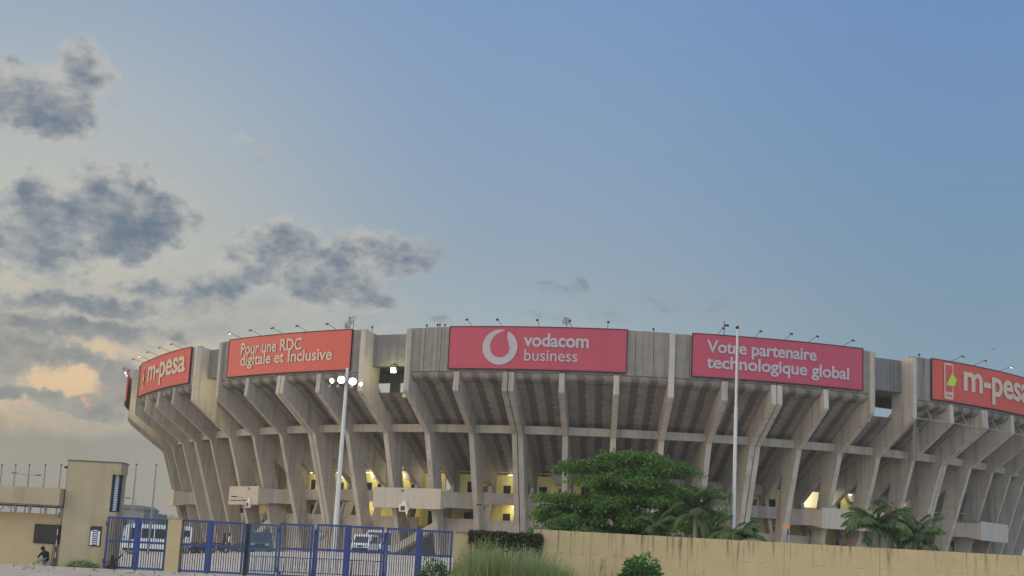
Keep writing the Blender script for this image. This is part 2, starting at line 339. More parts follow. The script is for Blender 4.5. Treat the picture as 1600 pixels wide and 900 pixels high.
# slab soffit: stained bands run down every bay (uv.x = bay, uv.y = metres along the slope)
def soffit_mat():
    mt = bpy.data.materials.new('concrete_soffit_stained'); mt.use_nodes = True; t = mt.node_tree; b = t.nodes['Principled BSDF']
    b.inputs['Roughness'].default_value = .95; b.inputs['Specular IOR Level'].default_value = .2
    nn = t.nodes.new; lk = t.links.new
    uv = nn('ShaderNodeUVMap'); sx = nn('ShaderNodeSeparateXYZ'); lk(uv.outputs[0], sx.inputs[0])
    tcn = nn('ShaderNodeTexCoord')
    n = nn('ShaderNodeTexNoise'); n.inputs['Scale'].default_value = 1.4; n.inputs['Detail'].default_value = 6; lk(tcn.outputs['Object'], n.inputs['Vector'])
    n2 = nn('ShaderNodeTexNoise'); n2.inputs['Scale'].default_value = .22; n2.inputs['Detail'].default_value = 5; lk(tcn.outputs['Object'], n2.inputs['Vector'])
    def mt_(op, a, bb):
        q = nn('ShaderNodeMath'); q.operation = op
        for i, x in enumerate((a, bb)):
            if hasattr(x, 'is_output'): lk(x, q.inputs[i])
            else: q.inputs[i].default_value = x
        return q.outputs[0]
    fr = mt_('FRACT', sx.outputs[0], 0.)
    zig = mt_('MULTIPLY', mt_('PINGPONG', sx.outputs[1], .5), .045)
    fr = mt_('ADD', fr, mt_('ADD', zig, mt_('MULTIPLY', mt_('SUBTRACT', n.outputs[0], .5), .07)))
    d = mt_('MINIMUM', mt_('ABSOLUTE', mt_('SUBTRACT', fr, .36), 0.), mt_('ABSOLUTE', mt_('SUBTRACT', fr, .69), 0.))
    mr = nn('ShaderNodeMapRange'); mr.interpolation_type = 'SMOOTHSTEP'; lk(d, mr.inputs[0]); mr.inputs[1].default_value = .095; mr.inputs[2].default_value = .06; mr.inputs[4].default_value = .8
    top = nn('ShaderNodeMapRange'); lk(sx.outputs[1], top.inputs[0]); top.inputs[1].default_value = -.2; top.inputs[2].default_value = 1.2; top.inputs[3].default_value = .4
    fac = mt_('MULTIPLY', mr.outputs[0], top.outputs[0])
    r = nn('ShaderNodeValToRGB'); e = r.color_ramp.elements; e[0].color = (.15, .134, .115, 1); e[1].color = (.27, .24, .205, 1); e[0].position = .3; e[1].position = .7
    mixn = mt_('ADD', mt_('MULTIPLY', n.outputs[0], .5), mt_('MULTIPLY', n2.outputs[0], .5)); lk(mixn, r.inputs[0])
    mm = nn('ShaderNodeMix'); mm.data_type = 'RGBA'; lk(fac, mm.inputs[0]); lk(r.outputs[0], mm.inputs[6]); mm.inputs[7].default_value = (.075, .067, .058, 1)
    lk(mm.outputs[2], b.inputs['Base Color'])
    return mt
SOFF = soffit_mat()
# boundary wall: rain streaks start at the coping and die out further down (object z = height)
def wall_mat():
    mt = mat('boundary_wall_rust_streaked', (.47, .365, .195), .9, .07, 1.3, 0., bump=.1, grime=.12)
    t = mt.node_tree; nn = t.nodes.new; lk = t.links.new; b = t.nodes['Principled BSDF']; src = b.inputs['Base Color'].links[0].from_socket
    tcn = nn('ShaderNodeTexCoord'); sx = nn('ShaderNodeSeparateXYZ'); lk(tcn.outputs['Object'], sx.inputs[0])
    cb = nn('ShaderNodeCombineXYZ'); lk(sx.outputs[0], cb.inputs[0])
    def nz(sc, det):
        n = nn('ShaderNodeTexNoise'); n.noise_dimensions = '3D'; n.inputs['Scale'].default_value = sc; n.inputs['Detail'].default_value = det; n.inputs['Roughness'].default_value = .7; return n
    mp = nn('ShaderNodeMapping'); mp.inputs['Scale'].default_value = (1, 0, .04); lk(tcn.outputs['Object'], mp.inputs[0])
    a = nz(6.0, 4); lk(mp.outputs[0], a.inputs['Vector']); c = nz(.9, 2); lk(cb.outputs[0], c.inputs['Vector'])
    ln = nn('ShaderNodeMapRange'); lk(c.outputs[0], ln.inputs[0]); ln.inputs[1].default_value = .3; ln.inputs[2].default_value = .7; ln.inputs[3].default_value = .1; ln.inputs[4].default_value = 2.6
    z = nn('ShaderNodeMath'); z.operation = 'SUBTRACT'; z.inputs[0].default_value = 3.1; lk(sx.outputs[2], z.inputs[1])
    q = nn('ShaderNodeMath'); q.operation = 'DIVIDE'; lk(z.outputs[0], q.inputs[0]); lk(ln.outputs[0], q.inputs[1])
    fd = nn('ShaderNodeMapRange'); lk(q.outputs[0], fd.inputs[0]); fd.inputs[1].default_value = 0; fd.inputs[2].default_value = 1.; fd.inputs[3].default_value = 1; fd.inputs[4].default_value = 0
    th = nn('ShaderNodeMapRange'); lk(a.outputs[0], th.inputs[0]); th.inputs[1].default_value = .54; th.inputs[2].default_value = .63; th.inputs[4].default_value = .85
    f = nn('ShaderNodeMath'); f.operation = 'MULTIPLY'; lk(fd.outputs[0], f.inputs[0]); lk(th.outputs[0], f.inputs[1])
    mm = nn('ShaderNodeMix'); mm.data_type = 'RGBA'; lk(f.outputs[0], mm.inputs[0]); lk(src, mm.inputs[6]); mm.inputs[7].default_value = (.10, .062, .03, 1)
    # a broken course line and darker splash at the foot
    zz = nn('ShaderNodeMath'); zz.operation = 'SUBTRACT'; lk(sx.outputs[2], zz.inputs[0]); zz.inputs[1].default_value = 1.98
    ab = nn('ShaderNodeMath'); ab.operation = 'ABSOLUTE'; lk(zz.outputs[0], ab.inputs[0])
    n5 = nz(2.6, 5); lk(tcn.outputs['Object'], n5.inputs['Vector'])
    wd = nn('ShaderNodeMapRange'); lk(n5.outputs[0], wd.inputs[0]); wd.inputs[1].default_value = .52; wd.inputs[2].default_value = .7; wd.inputs[4].default_value = .045
    ls = nn('ShaderNodeMath'); ls.operation = 'LESS_THAN'; lk(ab.outputs[0], ls.inputs[0]); lk(wd.outputs[0], ls.inputs[1])
    n6 = nz(.5, 6); lk(tcn.outputs['Object'], n6.inputs['Vector'])
    pa = nn('ShaderNodeMapRange'); lk(n6.outputs[0], pa.inputs[0]); pa.inputs[1].default_value = .5; pa.inputs[2].default_value = .56; pa.inputs[4].default_value = .18
    m3 = nn('ShaderNodeMix'); m3.data_type = 'RGBA'; lk(pa.outputs[0], m3.inputs[0]); lk(mm.outputs[2], m3.inputs[6]); m3.inputs[7].default_value = (.46, .36, .22, 1)
    sc_ = nn('ShaderNodeMath'); sc_.operation = 'MULTIPLY'; lk(ls.outputs[0], sc_.inputs[0]); sc_.inputs[1].default_value = .6
    m4 = nn('ShaderNodeMix'); m4.data_type = 'RGBA'; lk(sc_.outputs[0], m4.inputs[0]); lk(m3.outputs[2], m4.inputs[6]); m4.inputs[7].default_value = (.13, .09, .05, 1)
    lk(m4.outputs[2], b.inputs['Base Color']); return mt
WALLS = wall_mat()

# ------------------------------------------------------------------ ground
def gz(x, y):                         # the forecourt rises gently to the right behind the gates
    s = lambda v: max(0., min(1., v)) ** 2 * (3 - 2 * max(0., min(1., v)))
    return 1.35 * s((y - 88) / 55.) * s((x + 42) / 28.)
gm = MB()
xs = [-1500, -300, -120, -80] + list(range(-60, 1, 4)) + [10, 25, 60, 120, 300, 1500]
ys = [-200, 0, 30, 50, 62, 70, 74, 78, 84, 88] + list(range(92, 150, 6)) + [160, 220, 400, 900, 3000]
vs = [(x, y, gz(x, y)) for y in ys for x in xs]; nx = len(xs)
gm.add(vs, [(j * nx + i, j * nx + i + 1, (j + 1) * nx + i + 1, (j + 1) * nx + i) for j in range(len(ys) - 1) for i in range(nx - 1)])
GROUND = mat('ground_dusty_concrete', (.62, .53, .45), .95, .16, .25, 0., bump=.3, grime=.45)
gm.build('ground', GROUND)['kind'] = 'structure'
rd = MB(); rd.bx(-400, 400, 30, 71.5, -.1, .006)
ROAD = mat('road_worn_asphalt', (.50, .42, .35), .95, .22, .5, 0., bump=.4, grime=.6)
rd.build('road', ROAD)['kind'] = 'structure'
kb = MB()
x = -60.
while x < 40:
    kb.cbox((x + .48, 71.75, .05), (.94, .26, .13), .02); x += .97 + random.random() * .03
kb.build('kerb', mat('kerb_concrete', (.42, .39, .34), .95, .2, 1.2, grime=.5, bump=.3))['kind'] = 'structure'

# ------------------------------------------------------------------ stadium geometry
SA, SB, SROT, SCX, SCY = 80.0, 98.571, -0.0238, 16.93, 265.33
PH0, DPH = -0.101, 0.0781
def ph(k): return PH0 + DPH * k
def frame(phi):
    lx, ly = SA * math.sin(phi), -SB * math.cos(phi)
    nx, ny = math.sin(phi) / SA, -math.cos(phi) / SB
    q = math.hypot(nx, ny); nx /= q; ny /= q
    c, s = math.cos(SROT), math.sin(SROT)
    n = Vector((nx * c - ny * s, nx * s + ny * c, 0)); q = max(0., min(1., (-phi - .98) / .28)); q = 1.0 * q * q * (3 - 2 * q)
    return Vector((SCX + lx * c - ly * s, SCY + lx * s + ly * c, 0)) + n * q, n
def S(phi, off, z):
    p, n = frame(phi); return p - n * off + Vector((0, 0, z))
def project(P):
    d = P - Vector((0, 0, EYE)); q = d.dot(fw); return 800 + F_PX * d.dot(rt) / q, 450 - F_PX * d.dot(up) / q
def phi_at(x, z, off=0.):            # azimuth on the rim that shows at photo column x (visible side)
    lo, hi = -1.30, 1.45
    best = min((lo + (hi - lo) * i / 3000 for i in range(3001)), key=lambda f: abs(project(S(f, off, z))[0] - x))
    return best
def arc(phi): return (S(phi + 1e-4, 0, 0) - S(phi - 1e-4, 0, 0)).length / 2e-4
ZR, ZP = 28.48, 23.1
K0, K1 = -19, 17
stad = thing('stadium', 'large oval concrete stadium with leaning ribs and a high parapet', 'stadium', (SCX, SCY, 0))
def sweep(mb, prof, p0, p1, n=6, mi=0, uvx=None, close=True):    # prof: list of (off,z), swept over azimuth
    m_ = len(prof); vs = []
    for i in range(n + 1):
        f = p0 + (p1 - p0) * i / n
        vs += [S(f, o, z) for o, z in prof]
    fs = []; us = []
    ln = [0.]
    for j in range(1, m_): ln.append(ln[-1] + math.hypot(prof[j][0] - prof[j - 1][0], prof[j][1] - prof[j - 1][1]))
    for i in range(n):
        for j in range(m_ if close else m_ - 1):
            j2 = (j + 1) % m_
            fs.append((i * m_ + j, (i + 1) * m_ + j, (i + 1) * m_ + j2, i * m_ + j2))
            if uvx:
                a = uvx[0] + (uvx[1] - uvx[0]) * i / n; b = uvx[0] + (uvx[1] - uvx[0]) * (i + 1) / n
                l1, l2 = ln[j], ln[j2]; us.append([(a, l1), (b, l1), (b, l2), (a, l2)])
    if close:
        fs += [tuple(range(m_)), tuple(n * m_ + q for q in reversed(range(m_)))]
        if uvx: us += [[(uvx[0], ln[q]) for q in range(m_)], [(uvx[1], ln[q]) for q in reversed(range(m_))]]
    mb.add(vs, fs, mi, us if uvx else None)
def SP(phi, off, z): return S(phi, off - 1.0, z)
def sweepP(mb, prof, *a): sweep(mb, [(o - 1.0, z) for o, z in prof], *a)
NOTCH = {-14, -9, -4, 6, 11}          # bay k..k+1 is a recessed bay
DOUBLE = {-16, -11, -6, -1, 4, 9, 14}
PIER = set()
for k in NOTCH: PIER |= {k, k + 1}
PIER |= {2}
def slab_z(off): return 22.0 - .752 * (off - .6)
def pt(loc, e, col=(1, .93, .55), r=.25):
    d = bpy.data.lights.new('concourse_light', 'POINT'); d.energy = e; d.color = col; d.shadow_soft_size = r
    o = bpy.data.objects.new('concourse_light', d); COL.objects.link(o); o.location = loc; return o
# ribs
for k in range(K0, K1 + 1):
    mb = MB(); p, n = frame(ph(k)); t = Vector((-n.y, n.x, 0))
    if t.dot(Vector((1, 0, 0))) < 0: t = -t
    f3 = lambda a, b, w: p - n * a + t * w + Vector((0, 0, b))
    ztop = ZR - .15 if k in PIER else ZP
    face = [(-1.42, ztop)] if k in PIER else [(-1.22, ZP)]
    poly = face + [(-1.38, 20.85), (-1.3, 20.72), (4.55, 16.40), (4.80, 16.16), (4.92, 15.75), (10.15, -.3), (11.9, -.3), (8.35, 12.6), (8.2, 13.35), (8.55, 13.4), (14., 9.35), (14., slab_z(14.) + .35)] + ([(2.2, slab_z(2.2) + .9), (2.2, ztop - .35)] if (k in NOTCH or k - 1 in NOTCH) else [(.7, 22.1), (-.3, 22.4)]) + [(-.35, ztop)]
    ws = [(-.68, -.06), (.06, .68)] if k in DOUBLE else [(-.33, .33)]
    for a, b in ws: mb.prism(poly, f3, a, b)
    mb.build('rib', CONC_RIB, stad, world=True)
    sm = MB()
    for a, b in ([(-.6, -.1), (.1, .6)] if k in DOUBLE else [(-.25, .25)]):
        sm.prism([(10.75, 4.9), (11.75, 4.9), (14.25, 11.75), (13.2, 12.0)], f3, a, b)
    sm.build('inner_strut', CONC, stad, world=True)
# stepped seating slab, one part per bay
for k in range(K0, K1):
    a0, a1 = ph(k), ph(k + 1)
    mb = MB()
    if k in NOTCH:
        st, prof = 2.1, [(2.1, slab_z(2.1) + .12)]
    else:
        st, prof = .6, [(-.45, 23.08), (-.88, 23.08), (-.9, 22.8), (-.78, 22.5), (-.45, 22.26), (.1, 22.1), (.6, 22.0)]
    o = st
    while o < 13.9:
        z = slab_z(o); o2 = min(o + .82, 14.0)
        prof += [(o, z), (o2, slab_z(o2) + .045)] if o > st else [(o2, slab_z(o2) + .045)]
        o = o2
    prof += [(14.0, slab_z(14.)), (14.0, slab_z(14.) + .8), (1.6, slab_z(1.6) + .9) if k not in NOTCH else (2.9, slab_z(2.9) + .35)]
    sweep(mb, prof, a0, a1, 8, 0, (k + 50, k + 51))
    mb.build('seating_slab', SOFF, stad, world=True)
# ring beam, lower beam, gallery, podium
mb = MB(); sweep(mb, [(5.5, 17.45), (5.5, 16.5), (6.2, 16.5), (6.2, 17.45)], ph(K0), ph(K1), 160); mb.build('ring_beam', CONC, stad, world=True)
mb = MB(); sweep(mb, [(13.55, 13.3), (13.55, 12.15), (13.95, 12.15), (13.95, 13.3)], ph(K0), ph(K1), 160); mb.build('inner_beam', CONC, stad, world=True)
mb = MB(); sweep(mb, [(11.35, 9.5), (11.35, 8.05), (13.98, 8.05), (13.98, 8.5), (11.55, 8.5), (11.55, 9.5)], ph(K0), ph(K1), 160); mb.build('gallery', CONC, stad, world=True)
pod_gap = []
for k0, k1 in ((K0, -14), (-13, -9), (-8, -4), (-3, 6), (7, 11), (12, K1)):
    mb = MB(); a, b = ph(k0) - .01, ph(k1) + .012
    if k0 in (-8,): b = ph(k1) + .022
    sweep(mb, [(11.0, 6.15), (11.0, 4.72), (11.06, 4.72), (11.06, 0), (22, 0), (22, 5), (11.2, 5), (11.2, 6.15)], a, b, 30)
    # fine vertical fluting on the parapet face
    nfl = int(arc(0) * (b - a) / .42)
    for i in range(nfl):
        f = a + (b - a) * (i + .5) / nfl; hw = .13 / arc(f)
        sweep(mb, [(10.96, 6.05), (10.96, 5.45), (11.03, 5.45), (11.03, 6.05)], f - hw, f + hw, 1)
    mb.build('podium', CONC_PALE, stad, world=True)
    pod_gap.append((b, None))
# yellow rear walls of the concourse
OPEN_UP = {-4: (.66, .97), 6: (.1, .92)}; OPEN_LOW = set()
for k in range(K0, K1):
    a0, a1 = ph(k) + .0001, ph(k + 1) - .0001; mb = MB()
    def wl(u0, u1, z0, z1, o0=14.02, o1=14.3, mi=0): sweep(mb, [(o0, z1), (o0, z0), (o1, z0), (o1, z1)], a0 + (a1 - a0) * u0, a0 + (a1 - a0) * u1, 3, mi)
    if k in OPEN_UP: p_, q_ = OPEN_UP[k]; wl(0, p_, 8.5, 12.2); wl(p_, q_, 11.95, 12.2); wl(p_, q_, 8.5, 9.9); wl(q_, 1, 8.5, 12.2)
    else: wl(0, 1, 8.5, 12.2)
    if k not in OPEN_LOW: wl(0, 1, 4.9, 8.1)
    mb.build('yellow_wall', YEL, stad, world=True)
    rnd = random.Random(k * 13 + 5)
    # sloping stair block under the seats, in dark concrete
    if k not in OPEN_UP and rnd.random() < .8:
        s0 = rnd.uniform(.42, .5); mb = MB()
        pf = a0 + (a1 - a0) * s0; pe = a0 + (a1 - a0) * (s0 + .46)
        vs = [S(pf, 13.2, 12.1), S(pe, 13.2, 12.1), S(pe, 13.2, 10.9), S(pf, 14., 12.1), S(pe, 14., 12.1), S(pe, 14., 10.9), S(pf + (pe - pf) * .25, 13.2, 11.0), S(pf + (pe - pf) * .25, 14, 11.0)]
        mb.add(vs, [(0, 1, 2, 6), (3, 7, 5, 4), (0, 3, 4, 1), (1, 4, 5, 2), (2, 5, 7, 6), (6, 7, 3, 0)])
        mb.build('stair_soffit', CONC, stad, world=True)
    for zf, cond in ((8.5, k not in OPEN_UP), (5.0, k not in OPEN_LOW)):
        if not cond: continue
        u = rnd.uniform(.18, .3); w_ = rnd.uniform(.16, .22); mb = MB()
        hh = 2.1 if rnd.random() < .6 else 2.5
        wl2 = lambda u0, u1, z0, z1, o0: sweep(mb, [(o0, z1), (o0, z0), (14.05, z0), (14.05, z1)], a0 + (a1 - a0) * u0, a0 + (a1 - a0) * u1, 1)
        wl2(u, u + w_, zf, zf + hh, 13.98); mb.build('door', DARK, stad, world=True)
        if rnd.random() < .75:
            mb = MB(); u = rnd.uniform(.55, .68); wl2(u, u + .2, zf + 1.1, zf + 2.0, 13.975)
            fr = mb.build('window', CONC_IN, stad, world=True)
            mb = MB(); wl2(u + .02, u + .18, zf + 1.2, zf + 1.9, 13.95); mb.build('pane', GLASS, fr, world=True)
f_ = ph(6) + DPH * .5; mb = MB(); sweep(mb, [(18., 13.), (18., 8.5), (18.3, 8.5), (18.3, 13.)], ph(6) - .03, ph(7) + .10, 6); mb.build('lit_room_wall', mat('lit_room_cream_paint', (.72, .66, .50), .9, .05, 1), stad, world=True)
mb = MB(); sweep(mb, [(15.4, 12.3), (15.4, 12.2), (15.6, 12.2), (15.6, 12.3)], f_ - .004, f_ + .03, 1); mb.build('lamp_tube', TUBE, stad, world=True)
pt(S(f_ + .014, 15.5, 11.7), 750, (1, .93, .72))
# parapet blocks of narrow panels with open joints
SECT = [(K0, -14), (-13, -9), (-8, -4), (-3, 2), (2, 6), (7, 11), (12, K1)]
for k0, k1 in SECT:
    a = ph(k0) - (.0025 if k0 - 1 in NOTCH else 0); b = ph(k1) + (.0025 if k1 in NOTCH else 0)
    zt = ZR if (k0, k1) != (2, 6) else ZR - .12
    mb = MB(); npan = (k1 - k0) * 3
    for i in range(npan):
        f0 = a + (b - a) * i / npan; f1 = a + (b - a) * (i + 1) / npan; g_ = .035 / arc(f0); dz = random.uniform(-.04, .04)
        sweepP(mb, [(0.0, zt + dz), (0.02, ZP + .12), (.10, ZP + .02), (.55, ZP + .02), (.55, zt + dz)], f0 + g_, f1 - g_, 2)
    sweepP(mb, [(.22, zt - .25), (.22, ZP + .1), (.75, ZP + .1), (.75, zt - .25)], a, b, npan)
    mb.build('parapet', CONC_PAR, stad, world=True)
# recessed bays
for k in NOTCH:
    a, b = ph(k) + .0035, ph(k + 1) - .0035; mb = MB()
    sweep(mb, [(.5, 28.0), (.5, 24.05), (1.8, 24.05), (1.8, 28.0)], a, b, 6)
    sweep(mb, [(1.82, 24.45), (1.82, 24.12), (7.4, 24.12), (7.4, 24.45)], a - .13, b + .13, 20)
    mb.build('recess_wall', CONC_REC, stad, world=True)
    fc_ = (ph(-4) + ph(-3)) / 2; Pc = S(fc_, 7.0, 0); zl = at(project(S(fc_, 7.0, 23.))[0], 597.5, Pc.y).z
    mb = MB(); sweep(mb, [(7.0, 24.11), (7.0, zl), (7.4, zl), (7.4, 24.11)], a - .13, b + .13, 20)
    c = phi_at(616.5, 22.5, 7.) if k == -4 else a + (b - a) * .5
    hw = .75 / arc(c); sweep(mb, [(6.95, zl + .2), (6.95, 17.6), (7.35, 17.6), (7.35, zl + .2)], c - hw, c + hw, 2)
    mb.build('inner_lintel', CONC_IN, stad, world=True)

# entrance platforms in front of the recessed bays
def platform(k, halfw, zt=9.55, zb=7.05, o0=5.9):
    c = (ph(k) + ph(k + 1)) / 2; p, n = frame(c); t = Vector((-n.y, n.x, 0)); t = t if t.x > 0 else -t
    f3 = lambda a, b, w: p - n * a + t * w + Vector((0, 0, b))
    mb = MB()
    mb.prism([(o0, zt), (o0, zb), (o0 + .25, zb), (o0 + .25, zt)], f3, -halfw, halfw)
    for sg in (-1, 1):                                   # side walls curve back to the gallery
        pts = [(o0 + .25, halfw - .02), (o0 + 2.4, halfw + .1), (o0 + 4.2, halfw + .9), (11.4, halfw + 2.4)]
        for (a0, w0), (a1, w1) in zip(pts[:-1], pts[1:]):
            vs = []
            for (aa, ww) in ((a0, w0), (a1, w1)):
                for th in (0, -.22):
                    for z in (zb + .35, zt - .25): vs.append(f3(aa, z, sg * (ww + th)))
            mb.add(vs, [(0, 1, 5, 4), (2, 6, 7, 3), (1, 3, 7, 5), (0, 4, 6, 2), (0, 2, 3, 1), (4, 5, 7, 6)])
    mb.prism([(o0 + .26, zb + .45), (o0 + .26, zb + .05), (11.33, zb + .75), (11.33, zb + 1.1)], f3, -halfw + .02, halfw - .02)
    pl = mb.build('entrance_platform', CONC_PALE, stad, world=True)
    # stair flight below, running along the bay
    mb = MB()
    sx = -1 if k < 2 else 1
    mb.prism([(-6.2 * 1, .2), (2.6, 4.6), (2.6, 5.6), (-6.2, 1.2)], lambda a, b, w: f3(w, b, sx * -a * .9), 9.0, 9.25)
    for i in range(24):
        q = i / 24.; mb.prism([(-6.2 + 8.8 * q, .15 + 4.4 * q), (-6.2 + 8.8 * q + .36, .15 + 4.4 * q), (-6.2 + 8.8 * q + .36, .36 + 4.4 * q), (-6.2 + 8.8 * q, .36 + 4.4 * q)], lambda a, b, w: f3(w, b, sx * -a * .9), 9.26, 11.0)
    mb.build('stair', CONC_PALE, stad, world=True)
    return f3, o0, zb, zt, pl
plats = {k: platform(k, 4.9 if k not in (-9, -14) else 4.1) for k in (-14, -9, -4, 1, 6, 11)}
SIGNW = mat('sign_case_white', (.62, .60, .56), .6, .05, 3); SIGNR = mat('sign_screen_dark_red', (.09, .015, .018), .5, .1, 3)
for k, wpos in ((-4, -.25), (-9, 1.9)):
    f3, o0, zb, zt, pl = plats[k]
    mb = MB(); mb.prism([(o0 - .3, zb + .45), (o0 - .3, zb - .42), (o0 - .01, zb - .42), (o0 - .01, zb + .45)], f3, wpos - .55, wpos + .55)
    mb.prism([(o0 - .2, zb + .85), (o0 - .2, zb + .47), (o0 - .01, zb + .47), (o0 - .01, zb + .85)], f3, wpos - .2, wpos + .35)
    sg = mb.build('sign_box', SIGNW, pl, world=True)
    mb = MB(); mb.prism([(o0 - .33, zb + .25), (o0 - .33, zb - .3), (o0 - .305, zb - .3), (o0 - .305, zb + .25)], f3, wpos - .32, wpos + .3); mb.build('screen', SIGNR, sg, world=True)
    mb = MB(); mb.prism([(o0 - .06, zt - .2), (o0 - .06, zt - .5), (o0 - .01, zt - .5), (o0 - .01, zt - .2)], f3, wpos - .62, wpos - .2); mb.build('vent_plate', mat('vent_plate_brown', (.24, .16, .12), .8), pl, world=True)
f3, o0, zb, zt, pl = plats[-9]
mb = MB(); mb.prism([(o0 - .06, zb + .62), (o0 - .06, zb + .5), (o0 - .01, zb + .5), (o0 - .01, zb + .62)], f3, -3.6, 1.2); mb.build('red_pipe', mat('pipe_dark_red', (.22, .05, .045), .7), pl, world=True)
# concourse lamps that light the yellow walls
def fixture(k, u, off, z, e):
    f = ph(k) + DPH * u; hw = .35 / arc(f); mb = MB()
    sweep(mb, [(off - .06, z), (off - .06, z - .1), (off + .06, z - .1), (off + .06, z)], f - hw, f + hw, 1)
    mb.build('lamp_tube', TUBE, stad, world=True); pt(S(f, off, z - .45), e * .6, (1, .95, .66))
for k, u, off, z, e in ((-2, .62, 12.8, 8.0, 170), (-1, .6, 12.8, 8.0, 140), (-2, .5, 12.6, 11.9, 80), (-5, .5, 12.8, 8.0, 170), (-5, .5, 12.7, 11.9, 130), (-6, .5, 12.8, 8.0, 110), (-6, .5, 12.7, 11.9, 170),
                        (-7, .5, 12.7, 11.9, 170), (-8, .5, 12.7, 11.9, 130), (-10, .5, 12.7, 11.9, 110), (-4, .4, 12.7, 11.9, 80), (3, .5, 12.7, 8.0, 50), (7, .5, 12.8, 11.9, 60), (9, .5, 12.7, 11.9, 60)):
    fixture(k, u, off, z, e)
exec_later = []
# ------------------------------------------------------------------ banners on the parapet
TXT_CACHE = {}
def text_mesh(s, bold):
    cu = bpy.data.curves.new('txt', 'FONT'); cu.body = s; cu.size = 1; cu.offset = bold; cu.resolution_u = 4; cu.space_character = .97 if bold > .02 else 1.0
    ob = bpy.data.objects.new('txt', cu); COL.objects.link(ob)
    dg = bpy.context.evaluated_depsgraph_get(); dg.update()
    me = bpy.data.meshes.new_from_object(ob.evaluated_get(dg))
    vs = [v.co.copy() for v in me.vertices]; fs = [tuple(p.vertices) for p in me.polygons]
    bpy.data.objects.remove(ob); bpy.data.meshes.remove(me); bpy.data.curves.remove(cu); return vs, fs
XH = {}
def xheight(b):
    if b not in XH:
        vs, _ = text_mesh('x', b); XH[b] = max(v.y for v in vs) - min(v.y for v in vs)
    return XH[b]
ZB0, ZB1 = 23.42, 28.56
BH = ZB1 - ZB0
class Banner:
    def __init__(s, label, f0, f1, matr, group='red advertising banners on the stadium parapet', ends=True):
        s.f0, s.f1 = f0, f1; c, n = frame((f0 + f1) / 2); s.base = c + n * 1.1
        s.root = thing('banner', label, 'banner', (s.base.x, s.base.y, ZB0), group)
        mb = MB(); sweepP(mb, [(-.22, ZB1), (-.22, ZB0), (-.05, ZB0), (-.05, ZB1)], f0, f1, 30); mb.build('vinyl_sheet', matr, s.root, world=True)
        mb = MB(); e = .10 / arc((f0 + f1) / 2)
        sweepP(mb, [(-.27, ZB1 + .03), (-.27, ZB1 - .07), (-.04, ZB1 - .07), (-.04, ZB1 + .03)], f0, f1, 30)
        sweepP(mb, [(-.27, ZB0 + .10), (-.27, ZB0 - .04), (-.04, ZB0 - .04), (-.04, ZB0 + .10)], f0, f1, 30)
        sweepP(mb, [(-.272, ZB1 + .02), (-.272, ZB0), (-.04, ZB0), (-.04, ZB1 + .02)], f0 - e, f0, 1)
        if ends: sweepP(mb, [(-.272, ZB1 + .02), (-.272, ZB0), (-.04, ZB0), (-.04, ZB1 + .02)], f1, f1 + e, 1)
        mb.build('frame', EDGE, s.root, world=True)
        s.matr = matr
    def poly(s, name, pts, fc, vc, sc, mtl, lay=.30):      # pts in banner-height units around phi fc, height fraction vc
        A = arc(fc); vs = [SP(fc + x * sc / A, -lay, ZB1 - BH * vc + y * sc) for x, y in pts]
        bm = bmesh.new(); bv = [bm.verts.new(v) for v in vs]; bm.faces.new(bv); bmesh.ops.triangulate(bm, faces=bm.faces[:])
        bm.verts.index_update(); mb = MB(); mb.add([v.co.copy() for v in bm.verts], [tuple(v.index for v in f.verts) for f in bm.faces]); bm.free()
        return mb.build(name, mtl, s.root, world=True)
    def text(s, body, xl, xr, vbase, xh, bold, mtl):
        z = ZB1 - BH * vbase
        if isinstance(xl, tuple): a, b = xl[0], xr[0]
        else: a, b = phi_at(xl, z + 1., -1.3), phi_at(xr, z + 1., -1.3)
        vs, fs = text_mesh(body, bold); x0 = min(v.x for v in vs); x1 = max(v.x for v in vs); ky = xh * BH / xheight(bold)
        mb = MB(); mb.add([SP(a + (b - a) * (v.x - x0) / (x1 - x0), -.32, z + v.y * ky) for v in vs], fs)
        return mb.build('lettering', mtl, s.root, world=True)
def circ(r, n=48, a0=0., a1=2 * math.pi, cx=0, cy=0): return [(cx + r * math.cos(a0 + (a1 - a0) * i / n), cy + r * math.sin(a0 + (a1 - a0) * i / n)) for i in range(n if abs(a1 - a0 - 2 * math.pi) < 1e-6 else n + 1)]
def rrect(x0, x1, y0, y1, r):
    p = []
    for cx, cy, a in ((x1 - r, y1 - r, 0), (x0 + r, y1 - r, 90), (x0 + r, y0 + r, 180), (x1 - r, y0 + r, 270)):
        p += [(cx + r * math.cos(R_(a + q)), cy + r * math.sin(R_(a + q))) for q in (0, 30, 60, 90)]
    return p
PX = lambda x: phi_at(x, 26., -1.25)
b1_ = Banner('long crimson banner with a large ring-shaped logo and grey lettering', PX(702.5), PX(979), RED_A)
fl = PX(781.5); R0 = .41 * BH
b1_.poly('logo_disc', circ(R0, 64), fl, .485, 1, LETTER, .30)
tail = [(-.56, .15), (-.47, .42), (-.30, .66), (-.02, .86), (.30, .965), (.42, .93), (.25, .82), (.14, .66), (.11, .50), (.30, .42), (.44, .26), (.52, .05)] + [(.54 * math.cos(R_(q)), -.05 + .52 * math.sin(R_(q))) for q in range(-5, -185, -12)]
b1_.poly('logo_mark', [(x * R0, y * R0) for x, y in tail], fl, .485, 1, RED_A, .36)
b1_.text('vodacom', 818.9, 920.8, .455, .215, .026, LETTER); b1_.text('business', 819.4, 902.2, .79, .175, .004, LETTER)
b2_ = Banner('long crimson banner with plain grey lettering behind the tall flagpole', PX(1082), PX(1347.5), RED_A)
b2_.text('Votre partenaire', 1104.2, 1275.8, .415, .195, .022, LETTER); b2_.text('technologique global', 1104.2, 1326.3, .775, .195, .022, LETTER)
